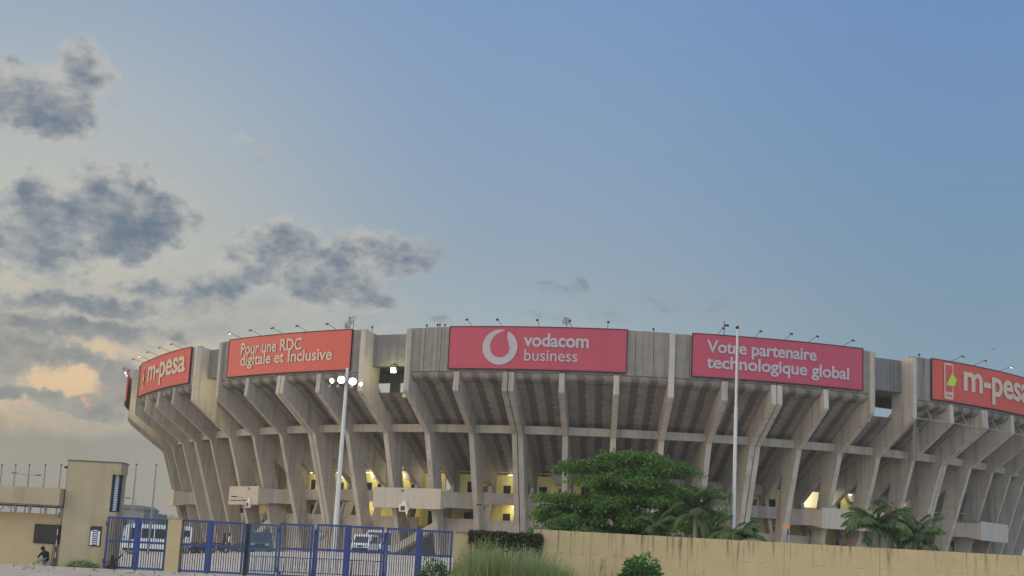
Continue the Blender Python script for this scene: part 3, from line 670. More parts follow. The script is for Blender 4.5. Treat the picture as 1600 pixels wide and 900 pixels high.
b3_ = Banner('orange-red banner with two lines of lettering left of the bright recess lamp', PX(356.5), PX(547.5), RED_B)
b3_.text('Pour une RDC', 377.2, 471.8, .435, .205, .018, LETTER_B); b3_.text('digitale et Inclusive', 376.4, 519.2, .725, .2, .018, LETTER_B)
def phone(bn, f, sc):
    bn.poly('phone_icon', rrect(-.5, .5, -1.32, 1.32, .17), f, .5, sc, LETTER_B, .30)
    bn.poly('phone_screen', rrect(-.37, .37, -.78, 1.18, .06), f, .5, sc, RED_B, .34)
    for q in (-.22, 0, .22): bn.poly('phone_key', rrect(q - .07, q + .07, -1.14, -.98, .03), f, .5, sc, RED_B, .34)
    bn.poly('phone_flap', [(-.32, -.30), (-.05, -.12), (.12, .22), (.30, .62), (.80, .18), (.62, -.26), (.30, -.33)], f, .5, sc, GREEN_L, .38)
f0, f1 = ph(-13) + .006, PX(296.5)
b4_ = Banner('short orange-red banner at the left end, its phone logo seen obliquely', f0, f1, RED_B)
phone(b4_, phi_at(224., 26, -1.3), 1.3); b4_.text('m-pesa', 231, 290, .64, .45, .022, LETTER_B)
f0 = PX(1456.5); fe = f0 + (f1 - ph(-13))
b5_ = Banner('orange-red banner with lime and white phone logo at the right edge', f0, fe, RED_B)
phone(b5_, PX(1482.3), 1.72); z_ = phi_at(1505.4, 26, -1.3); b5_.text('m-pesa', (z_,), (z_ + (phi_at(1590, 26, -1.3) - z_) * 1.27,), .64, .47, .024, LETTER_B)
b6_ = Banner('sliver of red banner at the far left edge of the stadium rim, seen edge-on', -1.40, -1.205, RED_B, ends=False)
b6_.root.location += frame(-1.28)[1] * .85

# ------------------------------------------------------------------ floodlights above the banners
def rim_lamp(lit):
    r = thing('floodlight', '', 'floodlight', (0, 0, 0), 'floodlights on thin arms above the banners')
    mb = MB(); mb.tube([(-.3, 0, 0), (0.2, 0, .12), (2.1, 0, .62)], .034, 5); mb.tube([(-.3, 0, -.5), (-.3, 0, .05)], .05, 5); mb.build('arm', BLACKM, r)
    mb = MB(); mt = Matrix.Translation((2.15, 0, .66)) @ Matrix.Rotation(R_(28), 4, 'Y')
    mb.cbox((.12, 0, -.02), (.42, .34, .16), .04, 0, mt); h = mb.build('lamp_head', BLACKM, r)
    mb = MB(); mb.box((.12, 0, -.11), (.34, .27, .03), 0, mt); mb.build('lens', LITW if lit else LENS, h)
    return r
LP0, LP1 = rim_lamp(False), rim_lamp(True)
used = {0: False, 1: False}
def place_lamp(f, label, lit=0):
    p, n = frame(f); src = (LP0, LP1)[lit]; o = src if not used[lit] else copy_tree(src); used[lit] = True
    p = p + n * .7; o.location = (p.x, p.y, ZR + .12); o.scale = (.88, .88, .88); o.rotation_euler = (0, 0, math.atan2(n.y, n.x) + random.uniform(-.08, .08)); o['label'] = label
ORD = ['leftmost', 'second from left', 'third from left', 'fourth from left', 'fifth from left', 'sixth from left', 'seventh from left', 'eighth from left', 'ninth from left']
def row(xs, where, lits=(), fs=None):
    for i, x in enumerate(xs):
        q = ORD[i] if i < len(xs) - 1 else 'rightmost'
        lit = 1 if i in lits else 0
        if fs: f = fs[i]
        else: f = min((-1.25 + 2.3 * j / 1500 for j in range(1501)), key=lambda f: abs(project(S(f, -3.0, ZR + .7))[0] - x))
        place_lamp(f, f'{"lit" if lit else "unlit"} {q} of {len(xs)} floodlights above {where}', lit)
row([204.5, 214, 228, 245.6, 264], 'the short phone-logo banner at the left end', (1,))
row([355.6, 387.5, 421.6, 461, 507.5], 'the orange-red banner left of the bright lamp', (0,))
row([727.7, 778, 837, 890.7, 950], 'the ring-logo banner')
row([1130, 1191.5, 1239, 1278, 1335], 'the plain lettered banner behind the flagpole')
row([1508.6, 1544, 1585], 'the phone-logo banner at the right edge', (2,))
row(range(8), 'the edge-on banner sliver at far left', (2, 3, 4, 5, 6), [-1.235, -1.262, -1.288, -1.312, -1.34, -1.37, -1.40, -1.43])

# lamps inside the recessed bays
def big_flood(k, u, off, z, label, lit, e=0):
    off -= .5; f = ph(k) + DPH * u; P = S(f, off, z); c, n = frame(f)
    r = thing('floodlight', label, 'floodlight', P, None, math.atan2(n.y, n.x)); mt = Matrix.Rotation(R_(18), 4, 'Y')
    mb = MB(); mb.cbox((0, 0, 0), (.3, .8, .7), .06, 0, mt); mb.build('housing', GREYM, r)
    mb = MB(); mb.cbox((.17, 0, 0), (.06, .66, .56), .02, 0, mt); mb.build('lens', LITL if lit else LENS, r)
    mb = MB(); mb.tube([(0, -.45, 0), (0, -.45, .62), (0, .45, .62), (0, .45, 0)], .04, 5); mb.tube([(0, 0, .62), (0, 0, .9)], .05, 5); mb.build('bracket', BLACKM, r)
    if lit: pt(P + n * .9 - Vector((0, 0, .2)), e, (1, .90, .42), .35)
    return r
big_flood(-4, .56, .9, 23.55, 'bright lit floodlight hanging under the recessed bay left of the ring-logo banner', True, 220)
big_flood(-9, .78, 2.2, 23.3, 'lit floodlight under the recessed bay left of the two-line orange-red banner', True, 420)
big_flood(-14, .5, 2.2, 23.3, 'lit floodlight in the leftmost recessed bay, washing the rib yellow', True, 420)
big_flood(6, .5, 3.5, 23.5, 'unlit floodlight hanging in the recessed bay on the right', False)
def speaker(k, u, off, z, label):
    f = ph(k) + DPH * u; P = S(f, off, z); c, n = frame(f)
    r = thing('loudspeaker', label, 'loudspeaker', P, 'loudspeaker clusters hanging in the recessed bays', math.atan2(n.y, n.x) + math.pi / 2)
    SPK = bpy.data.materials.get('loudspeaker_pale_case') or mat('loudspeaker_pale_case', (.40, .37, .30), .7, .08, 2)
    def trap(x0, x1, y0, y1, z0, z1, tx): 
        mb = MB(); mb.add([(x0, y0, z0), (x1, y0, z0), (x1, y1, z0), (x0, y1, z0), (x0 + tx, y0, z1), (x1 - tx, y0, z1), (x1 - tx, y1, z1), (x0 + tx, y1, z1)], [(0, 1, 2, 3), (4, 7, 6, 5), (0, 4, 5, 1), (1, 5, 6, 2), (2, 6, 7, 3), (3, 7, 4, 0)]); return mb
    trap(-.62, .62, -.35, .35, 0, .95, .14).build('horn', SPK, r)
    for sg in (-1, 1):
        mb = trap(-.66, -.02, -.4, .4, -1.35, -.03, .05) if sg < 0 else trap(.02, .66, -.4, .4, -1.35, -.03, .05)
        mb.build('cabinet', SPK, r)
    mb = MB(); mb.bx(-.12, .12, -.42, -.405, -1.3, -.85); mb.build('dark_gap', DARK, r)
    mb = MB(); mb.tube([(0, 0, .9), (0, 0, 2.2)], .04, 5); mb.build('hanger', BLACKM, r)
    return r
speaker(-4, .72, 2.6, 21.75, 'pale loudspeaker cluster under the bright lamp in the left-centre recessed bay')
speaker(6, .30, 2.6, 21.6, 'pale loudspeaker cluster in the recessed bay on the right')
speaker(-9, .75, 2.6, 21.6, 'pale loudspeaker cluster in the recessed bay near the left end')

def dish(x, y, f, z, rad, label, group='satellite dishes on the stadium rim'):
    P = SP(f, .5, ZR); c, n = frame(f)
    r = thing('satellite_dish', label, 'satellite dish', P, group, math.atan2(n.y, n.x)); mb = MB()
    mt = Matrix.Translation((.2, 0, z)) @ Matrix.Rotation(R_(62), 4, 'Y')
    mb.lathe([(.02, 0), (rad * .4, .05), (rad * .75, .16), (rad, .3), (rad * 1.0, .33), (rad * .73, .2), (.02, .04)], (0, 0, 0), 16, 0, mt); d = mb.build('dish', GREYM, r, smooth=True)
    mb = MB(); mb.tube([mt @ Vector((rad * .8, 0, .2)), mt @ Vector((0, 0, .8))], .025, 4); mb.cbox((0, 0, .8), (.12, .12, .14), .02, 0, mt); mb.build('feed_horn', BLACKM, d)
    mb = MB(); mb.tube([(0, 0, -.3), (0, 0, z), (.2, 0, z)], .05, 6); mb.build('mast', GREYM, r)
dish(0, 0, PX(543.5), 1.15, .62, 'larger satellite dish on the rim above the right end of the two-line orange-red banner')
dish(0, 0, PX(538.0), .45, .5, 'lower satellite dish beside the larger dish above the orange-red banner')
dish(0, 0, PX(883), .75, .55, 'single satellite dish on the rim above the ring-logo banner')
P = SP(PX(1133.5), .4, ZR); r = thing('antenna', 'thin upright antenna mast with a small head on the rim above the flagpole banner', 'antenna', P)
mb = MB(); mb.tube([(0, 0, -.3), (0, 0, 1.9)], .045, 5); mb.build('mast', BLACKM, r)
mb = MB(); mb.cbox((.3, 0, 1.35), (.5, .22, .26), .05); mb.tube([(0, 0, 1.4), (.1, 0, 1.4)], .03, 4); mb.build('head', BLACKM, r)
for i, (x, h) in enumerate(((661, .35), (678, .4), (682, .4), (690, .35), (575, .35), (1021, .4), (1442, .4))):
    P = SP(PX(x), .35, ZR - .02); mb = MB(); mb.cbox((P.x, P.y, P.z + h), (.22, .22, .25), .04); mb.tube([P - Vector((0, 0, .2)), P + Vector((0, 0, h))], .04, 5)
    tag(mb.build('rim_horn', BLACKM), ['small horn on the bare concrete rim left of the ring-logo banner'] * 4 and ('small black horn on the bare rim just left of the ring-logo banner' if 600 < x < 700 else 'small black horn on the rim beside the recessed bay, left-centre' if x < 600 else 'small black horn on the bare rim right of the ring-logo banner' if x < 1100 else 'small black horn on the rim at the left end of the right-edge phone banner'), 'horn', 'small horns on the bare rim' if 600 < x < 700 else None)

# cable rail with hangers under the right-hand banner, and the hanging lattice
mb = MB()
for k in range(7, 14):
    mb.tube([S(ph(k), -1.1, 20.85), S(ph(k + 1), -1.1, 20.85)], .06, 5)
    mb.tube([S(ph(k) + DPH * .48, -1.1, 20.85), S(ph(k) + DPH * .48, -.1, 22.6)], .05, 5)
mb.build('service_rail', GREYM, stad, world=True)
P = S(ph(7) + .006, -.9, 20.6); r = thing('lattice_mast', 'thin grey lattice hanging down from the rib tip right of the right-hand recessed bay', 'lattice mast', P)
mb = MB()
for q in range(3):
    a = q * 2.094; mb.tube([(.06 * math.cos(a), .06 * math.sin(a), .1), (.34 * math.cos(a), .34 * math.sin(a), -1.6), (.42 * math.cos(a), .42 * math.sin(a), -4.6)], .03, 4)
mb.build('upright', GREYM, r); mb = MB()
for i in range(9):
    z0, z1 = -.5 - i * .45, -.95 - i * .45; ra = min(.42, .06 + -z0 * .19); rb = min(.42, .06 + -z1 * .19)
    for q in range(3):
        a, b = q * 2.094, (q + 1) * 2.094
        mb.tube([(ra * math.cos(a), ra * math.sin(a), z0), (rb * math.cos(b), rb * math.sin(b), z1)], .02, 4); mb.tube([(ra * math.cos(a), ra * math.sin(a), z0), (ra * math.cos(b), ra * math.sin(b), z0)], .02, 4)
mb.build('lacing', GREYM, r)
mb = MB(); mb.tube([S(ph(7), 7.9, 10.6), S(ph(8), 8.0, 10.2), S(ph(9), 7.9, 10.15), S(ph(10), 7.8, 10.3), S(ph(11), 7.7, 10.7)], .045, 5); mb.build('pipe', GREYM, stad, world=True)
mb = MB(); f = ph(-7); sweep(mb, [(13.6, 7.9), (13.6, 5.05), (13.95, 5.05), (13.95, 7.9)], f + DPH * .45, f + DPH * .95, 2); mb.build('green_shutter', mat('shutter_bottle_green', (.02, .10, .055), .4, .15, 2, spec=.5), stad, world=True)
mb = MB(); f = ph(-3); sweep(mb, [(13.7, 7.9), (13.7, 5.05), (13.95, 5.05), (13.95, 7.9)], f + DPH * .45, f + DPH * .95, 2); mb.build('red_shutter', mat('shutter_oxblood', (.10, .02, .02), .5, .15, 2), stad, world=True)

# ------------------------------------------------------------------ frontage: gatehouse, tower, posts, wall
YF = 77.0
def X(x, y=850, d=YF): return at(x, y, d).x
def Z(x, y, d=YF): return at(x, y, d).z
# tower
x0, x1 = X(90.5), X(179.5, 800); zt = Z(148, 721)
tw = thing('gate_tower', 'tall beige painted gate tower with louvred corner window beside the first blue gate', 'tower', ((x0 + x1) / 2, YF + 1.6, 0))
mb = MB(); xs_ = X(167.5, 800); zs0, zs1 = Z(180, 800), Z(180, 741)
mb.bx(x0, xs_, YF + .35, YF + 1.75, 0, zt); mb.bx(xs_ + .001, x1, YF + .35, YF + 1.75, 0, zs0); mb.bx(xs_ + .001, x1 + .03, YF + .35, YF + 1.75, zs1, zt - .002); mb.bx(xs_ + .001, x1 - .02, YF + 1.2, YF + 1.75, zs0 + .001, zs1 - .001)
mb.build('wall', TOWERB, tw, world=True)
mb = MB(); mb.bx(x0 - .05, x1 + .06, YF + .3, YF + 1.8, zt, zt + .05); mb.build('roof_edge', mat('roof_flashing_dark', (.12, .10, .08), .8), tw, world=True)
mb = MB(); a_, b_ = xs_ + .04, x1 - .03
mb.bx(a_, a_ + .05, YF + .45, YF + .6, zs0, zs1); mb.bx(b_ - .04, b_, YF + .45, YF + .6, zs0, zs1); mb.bx(a_, b_, YF + .9, YF + .95, zs0, zs1)
wn = mb.build('window', mat('window_frame_navy', (.02, .03, .06), .5), tw, world=True)
mb = MB(); n_ = 15
for i in range(n_):
    z = zs0 + .12 + (zs1 - zs0 - .2) * i / (n_ - 1); mb.box(((a_ + b_) / 2 + .02, YF + .55, z), (b_ - a_ - .12, .02, .10), 0, None)
mb.build('louvre', mat('louvre_pale_blue_glass', (.42, .46, .52), .25, .1, 2, spec=.5), wn, world=True)
wx0, wx1 = X(136), X(154); wz0, wz1 = Z(145, 853.5), Z(145, 822)
mb = MB(); mb.bx(wx0, wx1, YF + .31, YF + .349, wz0, wz1); wn = mb.build('window', mat('window_frame_navy_b', (.025, .03, .045), .5), tw, world=True)
mb = MB(); mb.bx(wx0 + .05, wx0 + .17, YF + .28, YF + .308, wz0 + .05, wz1 - .24); mb.bx(wx1 - .17, wx1 - .05, YF + .28, YF + .308, wz0 + .05, wz1 - .24)
for i in range(7):
    z = wz0 + .1 + i * .115; mb.bx(wx0 + .2, wx1 - .2, YF + .28, YF + .308, z, z + .06)
mb.build('grille', mat('grille_white', (.62, .63, .66), .5), wn, world=True)
mb = MB(); mb.tube([(x0 - .03, YF + .5, 0), (x0 - .03, YF + .5, zt)], .035, 6); mb.cbox((x0 - .12, YF + .6, zt - .35), (.25, .2, .12), .02); mb.build('drain_pipe', BLACKM, tw, world=True)
# gatehouse
gh = thing('gatehouse', 'low beige gatehouse with a flat overhanging roof and dark window left of the tower', 'gatehouse', (X(20), YF + 2, 0))
zr0, zr1 = Z(45, 787.5), Z(45, 761); zw = Z(45, 801)
hx0 = X(-160); hx1 = x0 - .09
mb = MB(); mb.bx(hx0, hx1, YF + .8, YF + 1.05, 0, zw); mb.build('wall', WALLB, gh, world=True)
mb = MB(); mb.bx(hx0 - .2, hx1 + .03, YF - .35, YF + 4.6, zr0, zr1); mb.build('roof', TOWERB, gh, world=True)
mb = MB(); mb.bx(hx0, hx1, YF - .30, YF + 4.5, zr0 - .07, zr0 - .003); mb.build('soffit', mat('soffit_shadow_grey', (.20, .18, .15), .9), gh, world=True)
mb = MB()
for px in (-140, -88, -36, 15, 38, 63, 88):
    xx = X(px, 793); mb.bx(xx - .06, xx + .06, YF + .84, YF + .98, zw, zr0 - .07)
mb.build('clerestory_post', mat('post_white', (.6, .6, .58), .6), gh, world=True)
mb = MB(); mb.bx(hx0, hx1, YF + 4.2, YF + 4.4, 0, zw - .25); mb.build('rear_wall', WALLB, gh, world=True)
mb = MB(); a_, b_ = X(44.5), X(90, 835); mb.bx(a_, b_, YF + .72, YF + .798, Z(67, 849), Z(67, 819)); wn = mb.build('window', mat('window_frame_black', (.015, .015, .018), .6), gh, world=True)
mb = MB(); mb.bx(a_ + .05, b_ - .25, YF + .70, YF + .718, Z(67, 847.5), Z(67, 820.5)); mb.build('pane', GLASS, wn, world=True)
mb = MB(); mb.bx(X(76), X(90, 865), YF + .74, YF + .797, .02, Z(80, 850)); dr = mb.build('door', mat('door_brown_rusty', (.12, .085, .06), .8, .3, 3, .4), gh, world=True)
mb = MB()
for i in range(4): xx = X(77.5) + i * .13; mb.bx(xx, xx + .05, YF + .71, YF + .738, .05, Z(80, 851))
mb.build('slat', mat('door_slat_pale', (.35, .31, .26), .8, .2, 3), dr, world=True)
for i, px in enumerate((20, 30, 38)):
    P = at(px, 788.5, YF + 2.5); mb = MB(); mb.tube([P + Vector((-.10, 0, 0)), P + Vector((.10, 0, 0))], .035, 6); mb.tube([P, P + Vector((0, 0, .3))], .012, 4)
    tag(mb.build('lamp', LITW), f'{["left", "middle", "right"][i]} one of three small lit lamps under the gatehouse roof', 'lamp', 'lamps under the gatehouse roof')
# red and white barrier pole leaning at the tower corner
mb = MB(); p0, p1 = Vector((X(84, 872), YF + .2, .15)), Vector((X(90.5, 800), YF + .28, Z(90, 800)))
for i in range(9):
    a, b = p0.lerp(p1, i / 9.), p0.lerp(p1, (i + 1) / 9.); mb.tube([a, b], .032, 7, i % 2)
tag(mb.build('barrier_pole', [mat('pole_rust_red', (.13, .055, .04), .8, .3, 4), mat('pole_white', (.42, .38, .32), .6, .1, 4)]), 'raised red and white striped barrier pole at the corner of the beige tower', 'barrier pole')

def post(x0, x1, ytop, d, label, dep=.85, cap=True):
    c = (x0 + x1) / 2; zt = Z(c, ytop, d); a, b = X(x0, 855, d), X(x1, 855, d)
    mb = MB(); mb.cbox(((a + b) / 2, d + dep / 2, zt / 2), (b - a, dep, zt), .02)
    r = thing('gate_post', label, 'gate post', ((a + b) / 2, d + dep / 2, 0), 'beige gate posts'); mb.build('pier', WALLB, r, world=True)
    if cap: mb = MB(); mb.cbox(((a + b) / 2, d + dep / 2, zt + .03), (b - a + .06, dep + .06, .06), .015); mb.build('coping', TOWERB, r, world=True)
post(259, 280.5, 811.5, YF - .25, 'beige gate post between the first and second blue gates')
post(709, 733, 834.5, YF - .1, 'beige gate post between the last blue gate and the vine-covered gate')

ztop_c = lambda x, y: Z(x, y)
def leaf_gate(r, xa, xb, zt, zm, blue, z0=.06, fw_=.11, name='leaf', pitch=.118, plate=None):
    mb = MB()
    mb.bx(xa, xa + fw_, YF - .04, YF + .04, z0, zt); mb.bx(xb - fw_, xb, YF - .04, YF + .04, z0, zt)
    mb.bx(xa + fw_, xb - fw_, YF - .038, YF + .038, zt - .11, zt - .002); mb.bx(xa + fw_, xb - fw_, YF - .038, YF + .038, z0 + .002, z0 + .11); mb.bx(xa + fw_, xb - fw_, YF - .036, YF + .036, zm - .06, zm + .06)
    lf = mb.build(name, blue, r, world=True); mb = MB(); n_ = max(2, int((xb - xa - 2 * fw_) / pitch))
    for i in range(1, n_):
        xx = xa + fw_ + (xb - xa - 2 * fw_) * i / n_; mb.bx(xx - .021, xx + .021, YF - .016, YF + .016, z0 + .09, zt - .09)
    mb.build('bar_panel', BLUE_BAR if blue is BLUE else TEAL, lf, world=True)
    mb = MB()
    for z in (z0 + .35, zt - .4): mb.tube([(xa - .02, YF, z - .12), (xa - .02, YF, z + .12)], .045, 6)
    mb.build('hinge', BLACKM, lf, world=True); return lf
def gate(label, xpx, yl, yr, ymid, blue=BLUE, extra=None):
    xa = [X(q) for q in xpx]; c = sum(xpx) / len(xpx)
    r = thing('metal_gate', label, 'gate', ((xa[0] + xa[-1]) / 2, YF, 0), 'blue barred gates along the frontage'); zm = Z(c, ymid)
    for i in range(len(xa) - 1):
        zt_ = Z((xpx[i] + xpx[i + 1]) / 2, yl + (yr - yl) * ((xpx[i] + xpx[i + 1]) / 2 - xpx[0]) / (xpx[-1] - xpx[0]))
        leaf_gate(r, xa[i] + (.0 if i == 0 else .07), xa[i + 1] - (.0 if i == len(xa) - 2 else .07), zt_, zm, blue)
    if len(xa) > 2:
        mb = MB(); mb.bx(xa[1] - .066, xa[1] + .066, YF - .07, YF + .07, .0, zt_ + .03); mb.build('meeting_post', blue, r, world=True)
    return r
gate('blue double gate nearest the tower with a white bus showing through its bars', [164.5, 213.5, 259.5], 806, 812, 847)
gate('blue double gate just right of the first beige post with motorcycles behind it', [277, 327, 381], 811, 816.5, 853)
gate('narrow teal fixed gate panel between the two blue gates left of the lamp pole', [389, 434], 816.5, 820, 858, TEAL)
gate('narrow blue gate with the tilted grey dish at its right end', [435.5, 488.5], 816, 820.5, 858)
gate('blue double gate in front of the white lamp pole, with the minivan behind it', [494, 543, 598.5], 818, 824, 861)
gate('last blue double gate on the right, beside the beige post and green shrub', [603.5, 655, 707], 824, 830, 867)
mb = MB(); xx = X(385.5); mb.bx(xx - .1, xx + .1, YF - .1, YF + .1, 0, Z(385, 818)); mb.tube([(xx, YF - .11, .3), (xx, YF - .11, 2.2)], .03, 6); tag(mb.build('fence_post', BLACKM), 'dark square fence post between the second blue gate and the teal panel', 'fence post')
mb = MB(); xx = X(600.8); mb.bx(xx - .06, xx + .06, YF + .06, YF + .2, 0, Z(600, 832)); tag(mb.build('fence_post', BLUE), 'short blue fence post between the last two blue double gates', 'fence post')
mb = MB(); xx = X(491.3); mb.bx(xx - .06, xx + .06, YF + .06, YF + .2, 0, Z(490, 828)); tag(mb.build('fence_post', BLUE), 'short blue fence post under the tilted dish between two blue gates', 'fence post')

# boundary wall on the right, stained by rain
mb = MB(); xa, xb = X(847), X(1760); za = Z(848, 827.5); zb = za - .12; y0, y1 = YF - .1, YF + 1.4
def wseg(t0, t1, h0=0.):
    q = lambda t: (xa + (xb - xa) * t, y0 + (y1 - y0) * t, za + (zb - za) * t)
    a, b = q(t0), q(t1)
    mb.add([(a[0], a[1], h0), (b[0], b[1], h0), (b[0], b[1], b[2]), (a[0], a[1], a[2]), (a[0], a[1] + .25, h0), (b[0], b[1] + .25, h0), (b[0], b[1] + .25, b[2]), (a[0], a[1] + .25, a[2])],
           [(0, 1, 2, 3), (4, 7, 6, 5), (3, 2, 6, 7), (0, 3, 7, 4), (1, 5, 6, 2), (0, 4, 5, 1)])
nsg = 12
for i in range(nsg): wseg((i + (.006 if i % 2 else .0004)) / nsg, (i + 1 - .0004) / nsg)
mb.add([(xa, y0 + .06, 0), (xb, y1 + .06, 0), (xb, y1 + .06, zb - .03), (xa, y0 + .06, za - .03)], [(0, 1, 2, 3)])
mb.bx(X(833.5), xa - .002, YF - .1, YF + .15, Z(840, 853), za)
tag(mb.build('boundary_wall', WALLS), 'long beige boundary wall with dark rain streaks running across the lower right', 'wall')

# ------------------------------------------------------------------ vegetation helpers
def leaf_quad(mb, p, d, w_, l_, nrm=None, bend=.25, mi=0):
    d = Vector(d).normalized(); s_ = d.cross(nrm if nrm is not None else Vector((random.uniform(-1, 1), random.uniform(-1, 1), random.uniform(-1, 1))))
    if s_.length < 1e-4: s_ = Vector((1, 0, 0))
    s_ = s_.normalized() * w_ / 2; q = p + d * l_ * .5; e = p + d * l_ - Vector((0, 0, l_ * bend))
    mb.add([p, q - s_, e, q + s_], [(0, 1, 2, 3)], mi)
def rv(): 
    while True:
        v = Vector((random.uniform(-1, 1), random.uniform(-1, 1), random.uniform(-1, 1)))
        if .01 < v.length < 1: return v
def clump(mb, c, r, n, lw, ll, up_=.35, shell=.5):
    for _ in range(n):
        v = rv(); v = v.normalized() * (shell + (1 - shell) * random.random()) if random.random() < .75 else v
        p = Vector(c) + Vector((v.x * r[0], v.y * r[1], v.z * r[2])); d = Vector((v.x, v.y, v.z * .4 + up_ * random.uniform(-.6, 1))) + rv() * .6
        leaf_quad(mb, p, d, lw * random.uniform(.7, 1.2), ll * random.uniform(.7, 1.25), Vector((0, 0, 1)) + rv() * .7)
def layered_tree(loc, label):
    random.seed(21)
    r = thing('layered_tree', label, 'tree', loc); mb = MB()
    mb.tube([(0, 0, -.4), (.05, 0, 1.2), (.1, .1, 2.6), (0, .2, 4.2), (.2, .1, 6.0), (.3, .1, 8.4)], [.36, .3, .27, .22, .15, .06], 9)
    tiers = []
    # (height, centre x, centre y, half width, half depth, thickness)
    T = [(8.95, .0, .2, 2.5, 2.3, .55), (8.2, -2.6, .2, 2.6, 2.0, .42), (8.35, 1.9, -.4, 2.2, 2.0, .45), (7.2, -1.0, -1.2, 3.0, 2.1, .5), (6.8, 3.6, .1, 2.5, 2.2, .42), (7.0, 1.0, 1.8, 3.2, 2.0, .5), (5.9, -4.0, .2, 2.3, 2.2, .55), (5.9, .6, -2.2, 2.9, 1.8, .45), (5.3, 3.9, .4, 2.3, 2.4, .5), (5.2, -2.2, 1.4, 2.8, 2.2, .5),
         (4.4, -3.6, -.4, 1.9, 2.3, .7), (4.4, 2.6, -1.6, 2.4, 2.0, .4), (3.5, -2.7, -.9, 2.6, 2.2, .7), (3.0, -4.4, .2, 1.2, 1.8, .6), (3.9, .2, .8, 2.2, 1.8, .5), (2.5, -2.2, -.6, 2.2, 1.8, .5), (4.9, -5.3, .3, 1.3, 1.6, .6), (3.6, -5.0, -.4, 1.5, 1.8, .7), (2.6, -4.2, -.5, 1.9, 1.8, .7), (3.2, -1.2, -1.4, 1.9, 1.2, .6), (2.4, 2.0, -.8, 1.8, 1.4, .4), (3.4, 3.2, .8, 1.9, 1.8, .45), (6.3, -.2, .2, 2.4, 2.2, .7)]
    T = [(z, cx * 1.06, cy, hx * 1.12, hy * 1.1, th * 1.05) for (z, cx, cy, hx, hy, th) in T] + [(6.4, 1.6, -1.2, 2.2, 1.6, .6), (4.7, .6, -1.8, 2.3, 1.4, .6), (7.6, .2, -1.0, 2.0, 1.5, .6), (5.6, -1.8, -1.4, 2.0, 1.5, .6)]
    for (z, cx, cy, hx, hy, th) in T:
        mb.tube([(.05, .1, max(1.2, z - 2.2)), (cx * .35, cy * .35, z - .9), (cx * .8, cy * .8, z - .25), (cx * 1.1, cy * 1.1, z)], [.12, .09, .06, .03], 6)
        for _ in range(5):
            a = random.uniform(0, 6.283); mb.tube([(cx * .8, cy * .8, z - .25), (cx + math.cos(a) * hx * .5, cy + math.sin(a) * hy * .5, z - .08), (cx + math.cos(a) * hx * .9, cy + math.sin(a) * hy * .9, z)], [.05, .03, .012], 5)
    mb.build('trunk', BARK, r); mb = MB()
    for (z, cx, cy, hx, hy, th) in T:
        for _ in range(int(22 * hx)):
            a = random.uniform(0, 6.283); q = math.sqrt(random.random()) * random.uniform(.85, 1.12)
            c = (cx + math.cos(a) * hx * q, cy + math.sin(a) * hy * q, z - .30 * q * q + random.uniform(-.5, .5) * th)
            clump(mb, c, (.62, .58, .24), 52, .12, .25, .5, .25)
    mb.build('crown', LEAF, r, recalc=False); return r
def palm(loc, h, fl, nf, label, seed, lean=(0, 0), group='coconut palms behind the boundary wall'):
    random.seed(seed); r = thing('palm_tree', label, 'palm', loc, group); mb = MB()
    tp = Vector((lean[0], lean[1], h)); pts = [Vector((0, 0, -.2)), Vector((lean[0] * .15, lean[1] * .15, h * .35)), Vector((lean[0] * .55, lean[1] * .55, h * .7)), tp]
    mb.tube(pts, [.2, .14, .12, .13], 8); mb.build('trunk', PALMT, r); mb = MB(); st = MB()
    for i in range(nf):
        a = i * 2.39996 + random.uniform(-.2, .2); e0 = R_(random.uniform(28, 86) if i < nf * .8 else random.uniform(-30, 10)); L_ = fl * random.uniform(.8, 1.12)
        hd = Vector((math.cos(a), math.sin(a), 0)); p = tp.copy(); e = e0; n_ = 30; pts = [p.copy()]
        for s_ in range(n_):
            e -= (1.15 + .8 * (1 - abs(e0) / 1.5)) / n_ * (0.45 + 1.2 * s_ / n_)
            p = p + (hd * math.cos(e) + Vector((0, 0, math.sin(e)))) * (L_ / n_); pts.append(p.copy())
        st.tube(pts[::3] + [pts[-1]], [.035] * (len(pts[::3]) - 1) + [.02, .008], 4)
        sd_ = hd.cross(Vector((0, 0, 1)))
        for s_ in range(2, n_ + 1):
            f = s_ / n_; ll = fl * .30 * (math.sin(math.pi * min(1, f * .9 + .12)) ** .6) + .08; tdir = (pts[s_] - pts[s_ - 1]).normalized()
            for sg in (-1, 1):
                for hh in (0, .5):
                    b = pts[s_ - 1].lerp(pts[s_], hh); d = (sd_ * sg * .85 + tdir * .55 + Vector((0, 0, -.30 - .3 * random.random()))).normalized()
                    leaf_quad(mb, b, d + rv() * .08, .075, ll * random.uniform(.85, 1.1), Vector((0, 0, 1)), .18)
    st.build('frond_stalk', PALM, r); mb.build('fronds', PALM, r, recalc=False); return r

layered_tree(at(984, 889, 100.) * 1 - Vector((0, 0, at(978, 889, 100.).z)) + Vector((0, 0, 0)), 'large spreading green tree with flat layered branches in front of the stadium')
def ground_at(x, d): p = at(x, 880, d); p.z = gz(p.x, p.y); return p
palm(ground_at(1083, 92), 5.0, 2.5, 20, 'tallest palm with drooping fronds at the right foot of the layered tree', 3, (.1, 0))
palm(ground_at(1150, 88), 3.5, 1.9, 17, 'short palm just right of the flagpole foot', 5, (.1, 0))
palm(ground_at(1028, 94), 3.9, 2.0, 16, 'small palm under the right side of the layered tree', 8, (-.1, 0))
palm(ground_at(1372, 90), 4.6, 2.5, 22, 'full palm over the wall, left one of the right-hand pair', 11, (-.15, -.3), 'coconut palms behind the boundary wall')
palm(ground_at(1428, 91), 4.1, 2.4, 20, 'lower palm touching the full palm on its right side', 14, (.1, 0))
palm(ground_at(1110, 96), 3.6, 2.0, 15, 'half hidden palm between the tallest palm and the flagpole', 17, (0, 0))

